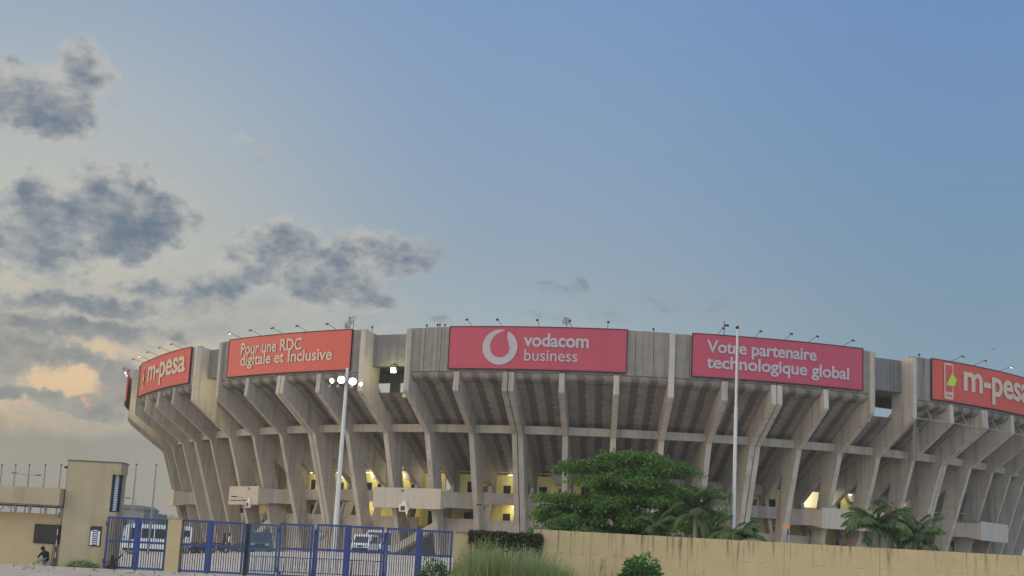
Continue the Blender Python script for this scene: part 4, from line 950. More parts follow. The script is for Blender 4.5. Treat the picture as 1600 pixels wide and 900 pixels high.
# tall grass, weeds, shrubs
random.seed(31); mb = MB()
def blade(mb, p, h, lean, w_=.016, seg=4):
    a = random.uniform(0, 6.283); sd = Vector((math.cos(a + 1.57), math.sin(a + 1.57), 0)); hd = Vector((math.cos(a), math.sin(a), 0)); vs = []
    for i in range(seg + 1):
        f = i / seg; c = p + hd * lean * f * f + Vector((0, 0, h * f - lean * .35 * f ** 3)); ww = w_ * (1 - f * .85)
        vs += [c - sd * ww, c + sd * ww]
    mb.add(vs, [(2 * i, 2 * i + 1, 2 * i + 3, 2 * i + 2) for i in range(seg)])
def ghm(px):                                  # height of the stand of grass along the frontage
    pts = [(700, .5), (722, 1.5), (745, 2.25), (775, 2.15), (800, 1.85), (830, 1.85), (862, 1.65), (890, 1.1), (930, .65), (960, .5)]
    for (a, u), (b, v) in zip(pts[:-1], pts[1:]):
        if a <= px <= b: return u + (v - u) * (px - a) / (b - a)
    return .4
for _ in range(15000):
    px = random.uniform(704, 925); d = random.uniform(69.5, 76.2)
    if px > 885 and random.random() < .55: continue
    p = at(px, 880, d); p.z = 0; h = ghm(px + (d - 73) * 2) * random.uniform(.55, 1.08) * (.9 + .2 * mnoise.noise(Vector((p.x * 1.3, p.y * 1.3, 0))))
    blade(mb, p, h, random.uniform(.1, .75) * h * .5, random.uniform(.009, .018))
for _ in range(900):
    px = random.uniform(700, 905); d = random.uniform(69.5, 75.5); p = at(px, 880, d); p.z = 0; h = ghm(px + (d - 73) * 2) * random.uniform(.5, 1.22)
    blade(mb, p, h, random.uniform(.2, .9) * h * .5, random.uniform(.02, .034), 5)
for _ in range(160):
    px = random.uniform(710, 900); d = random.uniform(70, 75.5); p = at(px, 880, d); p.z = 0; h = ghm(px) * random.uniform(1.0, 1.25); tp = p + Vector((random.uniform(-.35, .35), random.uniform(-.2, .2), h))
    mb.tube([p, p.lerp(tp, .6), tp], [.008, .006, .003], 3)
    for q in range(7): leaf_quad(mb, p.lerp(tp, .8 + .03 * q), rv() + Vector((0, 0, .7)), .03, .2)
tag(mb.build('tall_grass', GRASS, recalc=False), 'tall feathery green grass growing in front of the vine-covered gate', 'grass', kind='stuff')
def shrub(name, loc, rx, ry, h, n, lw, ll, matr, label, cat='shrub', group=None, stems=7):
    r = thing(name, label, cat, loc, group); st = MB(); mb = MB()
    for i in range(stems):
        a = random.uniform(0, 6.283); q = random.uniform(.2, .8); tp = Vector((math.cos(a) * rx * q, math.sin(a) * ry * q, h * random.uniform(.6, .9)))
        st.tube([(tp.x * .15, tp.y * .15, -.05), (tp.x * .5, tp.y * .5, tp.z * .6), tp], [.03, .022, .01], 5)
    st.build('stem', BARK, r)
    for _ in range(n):
        v = rv().normalized(); v.z = abs(v.z); q = random.uniform(.55, 1.0) * (1 + .45 * mnoise.noise(v * 2.6 + Vector(loc)))
        p = Vector((v.x * rx * q, v.y * ry * q, h * (.12 + .86 * v.z * q))); d = v + rv() * .5 + Vector((0, 0, -.1))
        leaf_quad(mb, p, d, lw * random.uniform(.7, 1.25), ll * random.uniform(.7, 1.25), Vector((0, 0, 1)) + rv() * .5, .35)
    mb.build('foliage', matr, r, recalc=False); return r
p = at(1001, 885, 73.5); shrub('broad_leaf_shrub', (p.x, p.y, 0), 1.25, 1.0, 1.8, 1900, .17, .34, SHRUB, 'rounded broad-leaved shrub against the stained boundary wall')
p = at(681, 885, 74.5); shrub('broad_leaf_shrub', (p.x, p.y, 0), .95, .7, 1.35, 1100, .10, .19, SHRUB, 'dark green shrub in front of the last blue gate')
p = at(128, 885, 76.6); shrub('weed_clump', (p.x, p.y, 0), .95, .35, .36, 700, .05, .12, SHRUB, 'low green weeds along the foot of the beige tower', 'weeds', None, 4)
p = at(722, 885, 72.8); shrub('weed_clump', (p.x, p.y, 0), .5, .5, 1.0, 350, .05, .16, SHRUB, 'leafy weeds at the left edge of the tall grass', 'weeds')
def weeds(px, d, h, n, label):
    p = at(px, 885, d); p.z = 0; r = thing('tall_weed', label, 'weed', p); mb = MB(); fl = MB()
    for _ in range(n): blade(mb, Vector((random.uniform(-.45, .45), random.uniform(-.3, .3), 0)), h * random.uniform(.5, .95), random.uniform(.1, .5), .022, 4)
    for _ in range(6):
        q = Vector((random.uniform(-.5, .5), random.uniform(-.2, .2), 0)); tp = q + Vector((random.uniform(-.3, .3), 0, h * random.uniform(.95, 1.35))); fl.tube([q, q.lerp(tp, .6) + Vector((.03, 0, 0)), tp], .008, 4)
        for s_ in range(5): leaf_quad(fl, q.lerp(tp, .72 + .06 * s_), rv() + Vector((0, 0, .6)), .03, .16)
    mb.build('blades', GRASS, r, recalc=False); fl.build('seed_stalk', mat('seed_stalk_dry', (.16, .12, .06), .9), r)
weeds(945, 74, 1.45, 90, 'tuft of tall weeds with dry stalks left of the broad-leaved shrub')
weeds(1102, 74, 1.15, 40, 'thin tuft of weeds at the wall right of the broad-leaved shrub')
# gate smothered in creeper
xa, xb = X(735), X(845); zt_ = Z(783, 836)
vg = thing('metal_gate', 'dark barred gate half buried under creeper between beige post and boundary wall', 'gate', ((xa + xb) / 2, YF, 0), None)
leaf_gate(vg, xa, (xa + xb) / 2 - .05, zt_ - .1, 1.3, BLUE); leaf_gate(vg, (xa + xb) / 2 + .05, xb, zt_ - .1, 1.3, BLUE)
mb = MB(); mb.bx(X(712), X(738), YF + .1, YF + .35, Z(720, 837), Z(720, 831.5)); tag(mb.build('lintel_beam', BLACKM), 'dark beam end resting on the beige post left of the creeper', 'beam')
random.seed(51); cv = thing('climbing_vine', 'dense green creeper hanging over the gate beside the boundary wall', 'creeper', ((xa + xb) / 2, YF, zt_)); mb = MB(); st = MB()
wv = (xb - xa) / 2 + .06
for _ in range(3600):
    x = random.uniform(-wv, wv); dr = random.random() ** 1.5 * (.75 + .55 * mnoise.noise(Vector((x * 1.4, 3, 0)))); y = random.uniform(-.42, .32)
    z = .14 + .10 * mnoise.noise(Vector((x * 1.1, 0, 7))) - (dr * 1.15 if y < -.18 else random.random() * .35)
    for _ in range(3): leaf_quad(mb, Vector((x, y, z)) + rv() * .1, rv() + Vector((0, -.6, -.5)), .09, .15)
for _ in range(46):
    x = random.uniform(-wv, wv); l_ = random.uniform(.5, 1.25); st.tube([(x, -.3, .05), (x + .04, -.38, -l_ * .5), (x + random.uniform(-.1, .1), -.34, -l_)], [.012, .01, .005], 4)
    for s_ in range(10): leaf_quad(mb, Vector((x, -.37, -l_ * s_ / 10)) + rv() * .06, rv() + Vector((0, -.3, -.6)), .06, .12)
st.build('stem', BARK, cv); mb.build('foliage', VINE, cv, recalc=False)

# ------------------------------------------------------------------ poles
def flagpole(p, h, r0_, r1_, label, group=None, matp=WHITEM, step=None):
    r = thing('flagpole', label, 'flagpole', p, group); mb = MB()
    if step: mb.tube([(0, 0, -.1), (0, 0, step)], [r0_, r0_ * .86], 12); mb.tube([(0, 0, step), (0, 0, step + .06)], [r0_ * .98, r0_ * .98], 12); mb.tube([(0, 0, step + .06), (0, 0, h)], [r0_ * .68, r1_], 12)
    else: mb.tube([(0, 0, -.1), (0, 0, h)], [r0_, r1_], 8)
    mb.build('pole', matp, r); mb = MB(); k = r1_ * 1.9
    mb.lathe([(.01, -k), (k * .7, -k * .7), (k, 0), (k * .7, k * .7), (.01, k)], (0, 0, h + k * .8), 10); mb.build('finial', BLACKM, r, smooth=True)
    mb = MB(); mb.tube([(r1_ + .05, 0, h - .2), (r0_ + .03, 0, 1.2)], .012, 4); mb.cbox((r0_ + .05, 0, 1.2), (.08, .06, .2), .01); mb.build('halyard', GREYM, r)
    return r
p = at(1145, 880, 100); p.z = 0; q = at(1149, 514, 100)
flagpole(p, q.z, .14, .07, 'tall white stepped flagpole standing in front of the plain lettered banner', step=at(1147, 637, 100).z)
POLEG = mat('flagpole_grey', (.22, .215, .205), .6, .1, 2)
for i, x in enumerate((2, 23.5, 45, 70, 95.5)):
    p = at(x - 8, 840, 140); q = at(x + (1 if i < 4 else 0), 728, 140); p.x = q.x; p.z = 0; flagpole(p, q.z, .10, .05, f'{ORD[i] if i < 4 else "rightmost"} of five bare flagpoles rising behind the gatehouse roof', 'distant bare flagpoles', POLEG)
for x, y, nm in ((213, 727, 'bare flagpole just right of the beige tower, behind the first gate'), (244, 728, 'bare flagpole between the beige tower and the stadium edge')):
    q = at(x, y, 140); flagpole(Vector((q.x, q.y, 0)), q.z, .10, .05, nm, 'distant bare flagpoles', POLEG)
# floodlight pole behind the gates
q = at(543, 575, 105); b = Vector((q.x - .06, q.y, gz(q.x, q.y))); H = q.z - b.z
fp = thing('floodlight_pole', 'tall white tapered lamp pole crowned with a ring of lit floodlights', 'lamp pole', b); mb = MB()
mb.tube([(0, 0, -.1), (.03, 0, H * .5), (.06, 0, H)], [.21, .165, .11], 14); mb.build('pole', WHITEM, fp, smooth=False)
mb = MB(); cz = H - 1.0; cx = .05; ringr = .85
mb.tube([(cx + ringr * math.cos(a * math.pi / 8), ringr * .6 * math.sin(a * math.pi / 8), cz) for a in range(17)], .04, 6)
for a in range(4): mb.tube([(cx, 0, cz), (cx + ringr * math.cos(a * math.pi / 2), ringr * .6 * math.sin(a * math.pi / 2), cz)], .035, 5)
mb.build('crown_ring', GREYM, fp)
for dx, dy, dz, big in ((-.98, -.2, .0, .21), (-.30, -.52, .06, .32), (.50, -.52, -.02, .32), (1.02, -.2, -.14, .17)):
    hd = MB(); mt = Matrix.Translation((cx + dx * 1.0, dy, cz + dz)) @ Matrix.Rotation(math.atan2(dy - .4, dx * .5), 4, 'Z') @ Matrix.Rotation(R_(18), 4, 'Y')
    hd.cbox((-.02, 0, 0), (.22, big * 1.7, big * 1.7), .05, 0, mt); hb = hd.build('floodlight_head', GREYM, fp)
    ln = MB(); ln.lathe([(.01, .10), (big * .8, .10), (big * .8, .13), (.01, .15)], (0, 0, 0), 16, 0, mt @ Matrix.Rotation(R_(90), 4, 'Y')); ln.build('lens', LITL, hb)
for dx in (-1.25, -.62, .45, 1.0):
    hd = MB(); hd.cbox((cx + dx * .95, -.35, cz - .42 - .04 * abs(dx)), (.2, .16, .1), .03); hd.tube([(cx + dx * .9, -.3, cz - .4), (cx + dx * .85, -.28, cz)], .02, 4); hd.build('small_lamp', LENS, fp)
def street_lamp(x, ytop, d, label, arm=1, double=False, group='thin street lamps'):
    q = at(x, ytop, d); z0 = gz(q.x, q.y); h = q.z - z0; r = thing('street_lamp', label, 'street lamp', (q.x, q.y, z0), group); mb = MB()
    mb.tube([(0, 0, 0), (0, 0, h - .3), (arm * .25, 0, h - .03), (arm * 1.0, 0, h + .02)], [.07, .05, .04, .035], 6)
    if double: mb.tube([(0, 0, h - .3), (-arm * .25, 0, h - .03), (-arm * 1.5, 0, h + .12)], [.05, .04, .035], 6)
    mb.build('pole', POLEG, r); mb = MB(); mb.cbox((arm * 1.15, 0, h + .02), (.6, .22, .12), .04); mb.build('lamp_head', BLACKM, r)
    if double: mb = MB(); mb.cbox((-arm * 1.7, 0, h + .14), (.6, .22, .12), .04); mb.build('lamp_head', BLACKM, r)
street_lamp(383, 777, 150, 'thin street lamp in front of the left entrance platform', -1)
street_lamp(766, 790, 150, 'thin street lamp rising behind the creeper-covered gate', -1)
street_lamp(45, 742, 170, 'double-armed street lamp behind the gatehouse roof', 1, True)
street_lamp(213, 779, 190, 'small street lamp near the grey building right of the tower', -1)
# orange sign on a post at the stadium foot
q = at(1233, 823, 160); r = thing('road_sign', 'small orange sign on a thin post beside the podium right of the flagpole', 'sign', (q.x, q.y, 0)); mb = MB(); mb.tube([(0, 0, 0), (0, 0, q.z + .5)], .05, 6); mb.build('post', GREYM, r)
mb = MB(); mb.cbox((-.35, -.08, q.z), (.85, .05, .42), .02); mb.build('panel', mat('sign_orange', (.60, .22, .10), .6, .06, 3), r)

# ------------------------------------------------------------------ vehicles behind the gates
def wheel(root, x, y, r, w_, sg):
    mb = MB(); mt = Matrix.Translation((x, y, r)) @ Matrix.Rotation(R_(90), 4, 'X')
    mb.lathe([(r * .55, -w_ / 2), (r * .92, -w_ / 2), (r, -w_ * .3), (r, w_ * .3), (r * .92, w_ / 2), (r * .55, w_ / 2), (r * .55, -w_ / 2)], (0, 0, 0), 20, 0, mt); t = mb.build('wheel', TYRE, root)
    mb = MB(); mb.lathe([(.01, w_ * .3), (r * .2, w_ * .38), (r * .5, w_ * .3), (r * .55, w_ * .42), (r * .55, -w_ * .42), (r * .5, -w_ * .3), (r * .2, -w_ * .38), (.01, -w_ * .3)], (0, 0, 0), 16, 0, mt); mb.build('rim', GREYM, t)
def van(name, label, cat, loc, rz, L_, W, H, paint, group=None, bus=False):
    r = thing(name, label, cat, loc, group, rz); wr = .48 if bus else .33; gcl = .42 if bus else .25
    if bus: pr = [(0, gcl), (0, 1.25), (.12, 1.45), (.38, H - .35), (.6, H - .08), (1.0, H), (L_ - .3, H), (L_ - .05, H - .2), (L_, gcl + .1), (L_ - .05, gcl)]
    else: pr = [(0, gcl), (-.02, .75), (.12, 1.0), (.75, H - .18), (1.1, H - .03), (1.5, H), (L_ - .25, H - .02), (L_ - .04, H - .2), (L_, .8), (L_ - .02, gcl)]
    bm = bmesh.new(); n = len(pr)
    a = [bm.verts.new((x, -W / 2, z)) for x, z in pr]; b = [bm.verts.new((x, W / 2, z)) for x, z in pr]
    bm.faces.new(a); bm.faces.new(list(reversed(b)))
    for i in range(n): bm.faces.new((a[i], b[i], b[(i + 1) % n], a[(i + 1) % n]))
    bmesh.ops.bevel(bm, geom=[e for e in bm.edges if abs(e.verts[0].co.y) == W / 2 and e.verts[0].co.y == e.verts[1].co.y], offset=.07, segments=3, affect='EDGES', profile=.5)
    bm.verts.index_update(); mb = MB(); mb.add([v.co.copy() for v in bm.verts], [tuple(v.index for v in f.verts) for f in bm.faces]); bm.free(); mb.build('body', paint, r)
    zl, zh = (1.75, H - .42) if bus else (1.05, H - .2)
    xf = lambda z: .12 + (z - 1.45) / (H - .35 - 1.45) * .26 if bus else .12 + (z - 1.0) / (H - .18 - 1.0) * .63
    mb = MB(); z0, z1 = (1.5, H - .4) if bus else (1.06, H - .24)
    mb.add([(xf(z0) - .02, -W / 2 + .14, z0), (xf(z0) - .02, W / 2 - .14, z0), (xf(z1) - .02, W / 2 - .2, z1), (xf(z1) - .02, -W / 2 + .2, z1), (xf(z0) + .05, -W / 2 + .14, z0), (xf(z0) + .05, W / 2 - .14, z0), (xf(z1) + .05, W / 2 - .2, z1), (xf(z1) + .05, -W / 2 + .2, z1)], [(0, 1, 2, 3), (4, 7, 6, 5), (0, 4, 5, 1), (1, 5, 6, 2), (2, 6, 7, 3), (3, 7, 4, 0)]); mb.build('windscreen', GLASS, r)
    ws = [(.75, 2.0), (2.08, 3.3), (3.38, 4.6), (4.68, L_ - .35)] if bus else [(.95, 1.75), (1.85, 2.9), (3.0, L_ - .35)]
    for sg in (-1, 1):
        for i, (u, v) in enumerate(ws):
            mb = MB(); y = sg * (W / 2 + .004); zz = zl if i else zl - (.25 if bus else 0)
            mb.prism([(u + (.12 if i == 0 else 0), zz), (v, zl), (v, zh), (u + (.42 if i == 0 and not bus else .2 if i == 0 else 0), zh)], lambda a_, b_, c_: Vector((a_, y + c_, b_)), -.012, .012); mb.build('window', GLASS, r)
        mb = MB(); mb.bx(.3, L_ - .2, sg * W / 2 - .012, sg * W / 2 + .014, gcl + .02, gcl + (.28 if bus else .12)); mb.build('sill_trim', BLACKM, r)
        for xw in ((1.15, L_ - 1.6) if bus else (.8, L_ - .8)): wheel(r, xw, sg * (W / 2 - .13), wr, .24, sg)
        mb = MB(); mb.cbox((.02, sg * (W / 2 - .28), 1.0 if bus else .78), (.1, .34, .2), .03); mb.build('headlight', LENS, r)
        mb = MB(); mb.cbox((.35, sg * (W / 2 + .16), 1.75 if bus else 1.15), (.08, .16, .26), .02); mb.tube([(.4, sg * W / 2, 1.75 if bus else 1.15), (.36, sg * (W / 2 + .12), 1.75 if bus else 1.15)], .02, 4); mb.build('mirror', BLACKM, r)
    mb = MB(); mb.cbox((-.02, 0, .62 if bus else .42), (.14, W - .1, .28), .05); mb.build('bumper', BLACKM, r)
    mb = MB(); mb.cbox((-.0, 0, 1.0 if bus else .72), (.05, W - 1.1, .18), .02); mb.build('grille', BLACKM, r)
    return r
p = ground_at(184, 149); van('bus', 'white bus with dark windows parked behind the first blue gate', 'bus', (p.x, p.y, p.z), R_(14), 7.2, 2.2, 3.15, WHITEP, bus=True)
p = at(562, 864, 150); p.z = gz(p.x, p.y); van('minivan', 'white minivan seen from the front through the gate with the lamp pole', 'minivan', (p.x, p.y, p.z), R_(82), 4.3, 1.8, 1.95, WHITEP)
p = at(405, 864, 146); p.z = gz(p.x, p.y); van('minivan', 'dark teal minivan seen from the front behind the teal gate panel', 'minivan', (p.x, p.y, p.z), R_(95), 4.2, 1.95, 2.0, BLUEV)
# a second white van further back
p = at(569, 840, 163); p.z = gz(p.x, p.y) + .0; van('minivan', 'second white van parked behind the white minivan, only its roof showing', 'minivan', (p.x + 1.2, p.y - 2.0, p.z), R_(80), 4.6, 1.9, 2.6, WHITEP)

def motorcycle(label, loc, rz, first=[None], col=[None]):
    g = 'motorcycles parked behind the second gate'
    if first[0] is not None:
        return copy_thing(first[0], label, loc, rz)
    r = thing('motorcycle', label, 'motorcycle', loc, g, rz); first[0] = r
    for x in (-.62, .64): wheel(r, x, 0, .30, .11, 1)
    mb = MB(); mb.tube([(.64, 0, .30), (.52, 0, .62), (.40, 0, .98)], .035, 6); mb.tube([(.38, -.34, 1.06), (.42, -.12, 1.0), (.42, .12, 1.0), (.38, .34, 1.06)], .018, 6); mb.build('handlebar', BLACKM, r)
    mb = MB(); mb.tube([(.40, 0, .85), (.05, 0, .72), (-.35, 0, .62), (-.62, 0, .30)], .035, 6); mb.tube([(.40, 0, .8), (.15, 0, .36), (-.25, 0, .34), (-.62, 0, .30)], .03, 6); mb.cbox((.02, 0, .42), (.42, .26, .34), .07); mb.build('frame', BLACKM, r)
    mb = MB(); mb.cbox((.14, 0, .84), (.46, .28, .24), .09); mb.build('tank', mat('tank_dark_red', (.14, .015, .015), .3, .05, 2, spec=.5), r)
    mb = MB(); mb.cbox((-.36, 0, .82), (.66, .26, .13), .055); mb.build('seat', BLACKM, r)
    mb = MB(); mb.tube([(.1, .15, .3), (-.3, .17, .3), (-.75, .18, .42)], [.025, .04, .05], 8); mb.build('exhaust', GREYM, r)
    mb = MB(); mb.lathe([(.01, 0), (.07, .02), (.09, .1), (.01, .12)], (0, 0, 0), 12, 0, Matrix.Translation((.48, 0, .9)) @ Matrix.Rotation(R_(90), 4, 'Y')); mb.build('headlight', LENS, r)
    mb = MB(); mb.cbox((-.72, 0, .72), (.3, .2, .05), .02); mb.build('mudguard', BLACKM, r); return r
MC = ['leftmost', 'second', 'third', 'fourth', 'fifth', 'rightmost']
for i, (x, d, rz) in enumerate(((287, 128, 70), (297, 131, 60), (306, 129, 75), (316, 132, 65), (326, 130, 72), (342, 131, 30))):
    p = at(x, 860, d); p.z = gz(p.x, p.y); motorcycle(f'{MC[i]} of the six dark motorcycles in a row seen through the second gate', p, R_(rz))
p = at(374, 860, 140); p.z = gz(p.x, p.y); shrub('clipped_hedge', p, 1.2, .6, .95, 900, .09, .16, SHRUB, 'low green hedge behind the right leaf of the second gate', 'hedge')

# crowd barriers leaning just behind the gates
def barrier(label, loc, rz, tilt, first=[None]):
    if first[0] is not None:
        o = copy_thing(first[0], label, loc, rz); o.rotation_euler = (tilt, 0, rz); return o
    r = thing('crowd_barrier', label, 'barrier', loc, 'steel crowd barriers behind the gates', rz); r.rotation_euler = (tilt, 0, rz); first[0] = r
    mb = MB(); mb.tube([(-1.1, 0, .05), (-1.1, 0, 1.05), (1.1, 0, 1.05), (1.1, 0, .05)], .035, 6); mb.tube([(-1.1, 0, .22), (1.1, 0, .22)], .025, 6); mb.build('frame', mat('barrier_brown_steel', (.07, .055, .05), .7, .25, 4), r)
    mb = MB()
    for i in range(1, 11): mb.tube([(-1.1 + .2 * i, 0, .22), (-1.1 + .2 * i, 0, 1.05)], .014, 5)
    mb.build('bar', BLACKM, r)
    for sx in (-.9, .9): mb = MB(); mb.tube([(sx, -.35, .02), (sx, 0, .2), (sx, .35, .02)], .025, 5); mb.build('foot', BLACKM, r)
    return r
for i, (x, d, rz, tl, lb) in enumerate(((412, 82, 4, 14, 'leaning brown crowd barrier behind the teal gate panel'), (464, 82.4, -3, 12, 'leaning brown crowd barrier behind the narrow blue gate'), (518, 83, 2, 6, 'brown crowd barrier at the foot of the lamp pole'), (570, 83, 0, 3, 'brown crowd barrier in front of the white minivan'))):
    p = at(x, 880, d); p.z = gz(p.x, p.y); barrier(lb, p, R_(rz), R_(-tl))
# tilted round dish between the gates
q = at(503, 839, 80.); r = thing('satellite_dish', 'tilted round grey dish on a short mast between two blue gates', 'satellite dish', (q.x - .25, q.y, 0)); mb = MB()
mt = Matrix.Translation((.25, 0, q.z)) @ Matrix.Rotation(R_(-38), 4, 'Y') @ Matrix.Rotation(R_(38), 4, 'X')
mb.lathe([(.02, 0), (.2, .03), (.36, .1), (.42, .16), (.43, .18), (.36, .13), (.2, .06), (.02, .03)], (0, 0, 0), 20, 0, mt); d_ = mb.build('dish', GREYM, r, smooth=True)
mb = MB(); mb.tube([(0, 0, -.05), (0, 0, q.z - .25), (.2, 0, q.z)], .035, 6); mb.build('mast', BLUE, r)
mb = MB(); mb.tube([mt @ Vector((.36, 0, .12)), mt @ Vector((0, 0, .5))], .015, 4); mb.cbox((0, 0, .5), (.07, .07, .1), .015, 0, mt); mb.build('feed_horn', BLACKM, d_)

# ------------------------------------------------------------------ people
def person(label, loc, rz, J, E, mats, region, hair=True, group=None, hands=True):
    # J: name -> (pos, radius);  E: bone list;  grown with skin + subdivision into one mesh
    J = dict(J); E = list(E)
    if hands:
        for s_ in ('l', 'r'):
            w_, e_ = Vector(J['wrist_' + s_][0]), Vector(J['elbow_' + s_][0]); d = (w_ - e_).normalized(); sd = d.cross(Vector((0, 0, 1)))
            sd = (sd if sd.length > .2 else d.cross(Vector((1, 0, 0)))).normalized(); pm = w_ + d * .075
            J['palm_' + s_] = (pm, .034); E.append(('wrist_' + s_, 'palm_' + s_)); cr = Vector((0, 0, -.012))
            for i, l_ in enumerate((.065, .075, .07, .055)):
                o = sd * (.027 * (i - 1.5)); J[f'k{i}{s_}'] = (pm + d * .03 + o, .011); J[f'm{i}{s_}'] = (pm + d * (.03 + l_ * .5) + o * 1.1 + cr, .0095); J[f't{i}{s_}'] = (pm + d * (.03 + l_) + o * 1.1 + cr * 2.4, .008)
                E += [('palm_' + s_, f'k{i}{s_}'), (f'k{i}{s_}', f'm{i}{s_}'), (f'm{i}{s_}', f't{i}{s_}')]
            J['th1' + s_] = (w_ + d * .05 + sd * .045, .013); J['th2' + s_] = (w_ + d * .095 + sd * .062 + cr, .010); E += [('palm_' + s_, 'th1' + s_), ('th1' + s_, 'th2' + s_)]
    names = list(J); me = bpy.data.meshes.new('person'); me.from_pydata([tuple(J[n][0]) for n in names], [(names.index(a), names.index(b)) for a, b in E], [])
    tmp = bpy.data.objects.new('tmp', me); COL.objects.link(tmp); md = tmp.modifiers.new('s', 'SKIN'); md.use_smooth_shade = True
    for i, n in enumerate(names):
        sv_ = me.skin_vertices[0].data[i]; rr = J[n][1]; sv_.radius = (rr, rr) if not hasattr(rr, '__len__') else rr; sv_.use_root = (n == 'pelvis')
    tmp.modifiers.new('b', 'SUBSURF').levels = 2
    dg = bpy.context.evaluated_depsgraph_get(); dg.update(); m2 = bpy.data.meshes.new_from_object(tmp.evaluated_get(dg)); bpy.data.objects.remove(tmp)
    r = thing('person', label, 'person', loc, group, rz); m2.name = 'body'; m2.materials.clear()
    for q in mats: m2.materials.append(q)
    for pl in m2.polygons: pl.material_index = region(pl.center); pl.use_smooth = True
    b = bpy.data.objects.new('body', m2); COL.objects.link(b); b.parent = r
    if hair:
        h = Vector(J['head'][0]); up_ = (h - Vector(J['neck'][0])).normalized(); mb = MB(); fwd = Vector(J['nose'][0]) - h; fwd.normalize()
        mt = Matrix.Translation(h + up_ * .012 - fwd * .012) @ up_.to_track_quat('Z', 'Y').to_matrix().to_4x4()
        mb.lathe([(.112, -.01), (.116, .04), (.098, .085), (.06, .115), (.01, .125)], (0, 0, 0), 14, 0, mt); mb.build('hair', HAIR, b, smooth=True)
        mb = MB(); sd = fwd.cross(up_).normalized()
        for sg in (-1, 1): c = h + fwd * .098 + sd * sg * .034 + up_ * .02; mb.cbox(c, (.016, .016, .012), .004)
        mb.build('eyes', mat('eye_white', (.6, .58, .55), .4) if not bpy.data.materials.get('eye_white') else bpy.data.materials['eye_white'], b)
    return r
def std_edges(): return [('pelvis', 'waist'), ('waist', 'chest'), ('chest', 'neck'), ('neck', 'head'), ('head', 'nose'), ('head', 'crown')] + [(a + s_, b + s_) for s_ in '_l _r'.split() for a, b in (('shoulder', 'elbow'), ('elbow', 'wrist'), ('hip', 'knee'), ('knee', 'ankle'), ('ankle', 'toe'))] + [('chest', 'shoulder_l'), ('chest', 'shoulder_r'), ('pelvis', 'hip_l'), ('pelvis', 'hip_r')]
def walker(sw):
    J = {'pelvis': ((0, 0, .93), (.14, .11)), 'waist': ((0, 0, 1.08), (.13, .095)), 'chest': ((0, .01, 1.32), (.155, .11)), 'neck': ((0, .0, 1.49), .052), 'head': ((0, -.015, 1.62), .092), 'nose': ((0, -.115, 1.61), .022), 'crown': ((0, 0, 1.70), .075)}
    for s_, g in (('l', 1), ('r', -1)):
        a = sw * g
        J['shoulder_' + s_] = ((.18 * g, .01, 1.40), .062); J['elbow_' + s_] = ((.225 * g, .12 * a, 1.13), .045); J['wrist_' + s_] = ((.22 * g, -.02 + .1 * a, .90), .03)
        J['hip_' + s_] = ((.09 * g, 0, .88), .09); J['knee_' + s_] = ((.1 * g, -.17 * a - .03, .50), .06); J['ankle_' + s_] = ((.1 * g, -.26 * a + (.1 if a < 0 else 0), .09 + (.05 if a < 0 else 0)), .042); J['toe_' + s_] = ((.11 * g, -.26 * a - .14 + (.1 if a < 0 else 0), .035), .036)
    return J
reg = lambda c: 0 if (c.z > 1.49 or (abs(c.x) > .19 and c.z < .96)) else (1 if c.z > .95 else (2 if c.z > .1 else 3))
p = at(349, 862, 134); p.z = gz(p.x, p.y); person('person walking in dark clothes, left one of two seen through the second gate', p, R_(-70), walker(1), std_edges(), [SKIN, SHIRT, SHIRT, BLACKM], reg)
p = at(357, 862, 135); p.z = gz(p.x, p.y); person('person walking in a pale shirt and dark trousers behind the second gate', p, R_(-60), walker(-1), std_edges(), [SKIN, SHIRTW, SHIRT, BLACKM], reg)
p = at(290, 862, 126); p.z = gz(p.x, p.y); person('person in a pale jacket standing beside the leftmost motorcycle', p, R_(30), walker(.15), std_edges(), [SKIN, SHIRTW, TROU, BLACKM], reg)
# man crouched on the ground by the gatehouse door, head down, one leg stretched out to the left
J = {'pelvis': ((.10, .05, .16), (.16, .13)), 'waist': ((.06, .02, .34), (.15, .12)), 'chest': ((-.02, -.03, .60), (.18, .14)), 'neck': ((-.07, -.07, .77), .06), 'head': ((-.13, -.12, .88), .098), 'nose': ((-.21, -.18, .85), .024), 'crown': ((-.12, -.10, .96), .08),
     'shoulder_l': ((-.14, -.20, .68), .07), 'elbow_l': ((-.30, -.30, .42), .05), 'wrist_l': ((-.22, -.38, .28), .033), 'shoulder_r': ((.10, .14, .68), .07), 'elbow_r': ((.20, -.12, .46), .05), 'wrist_r': ((.12, -.36, .38), .033),
     'hip_l': ((-.02, -.05, .16), .10), 'knee_l': ((-.02, -.42, .36), .068), 'ankle_l': ((-.42, -.52, .10), .045), 'toe_l': ((-.60, -.56, .05), .04), 'hip_r': ((.18, -.02, .16), .10), 'knee_r': ((.42, -.36, .30), .068), 'ankle_r': ((.30, -.56, .08), .045), 'toe_r': ((.16, -.66, .045), .04)}
def reg2(c):
    if c.z > .77: return 0
    if c.x < -.50: return 3
    if c.y < -.28 and c.z < .31 and not (c.x < -.1 and c.x > -.34 and c.z > .2): return 2
    if c.z < .24: return 2
    if c.y < -.22 and c.z < .42: return 2
    return 1
p = at(70.5, 872, YF + .25); p.z = .004; person('person sitting hunched on the ground by the gatehouse door in a dark jacket', p, 0, J, std_edges(), [SKIN, SHIRT, TROU, SHIRTW], reg2)

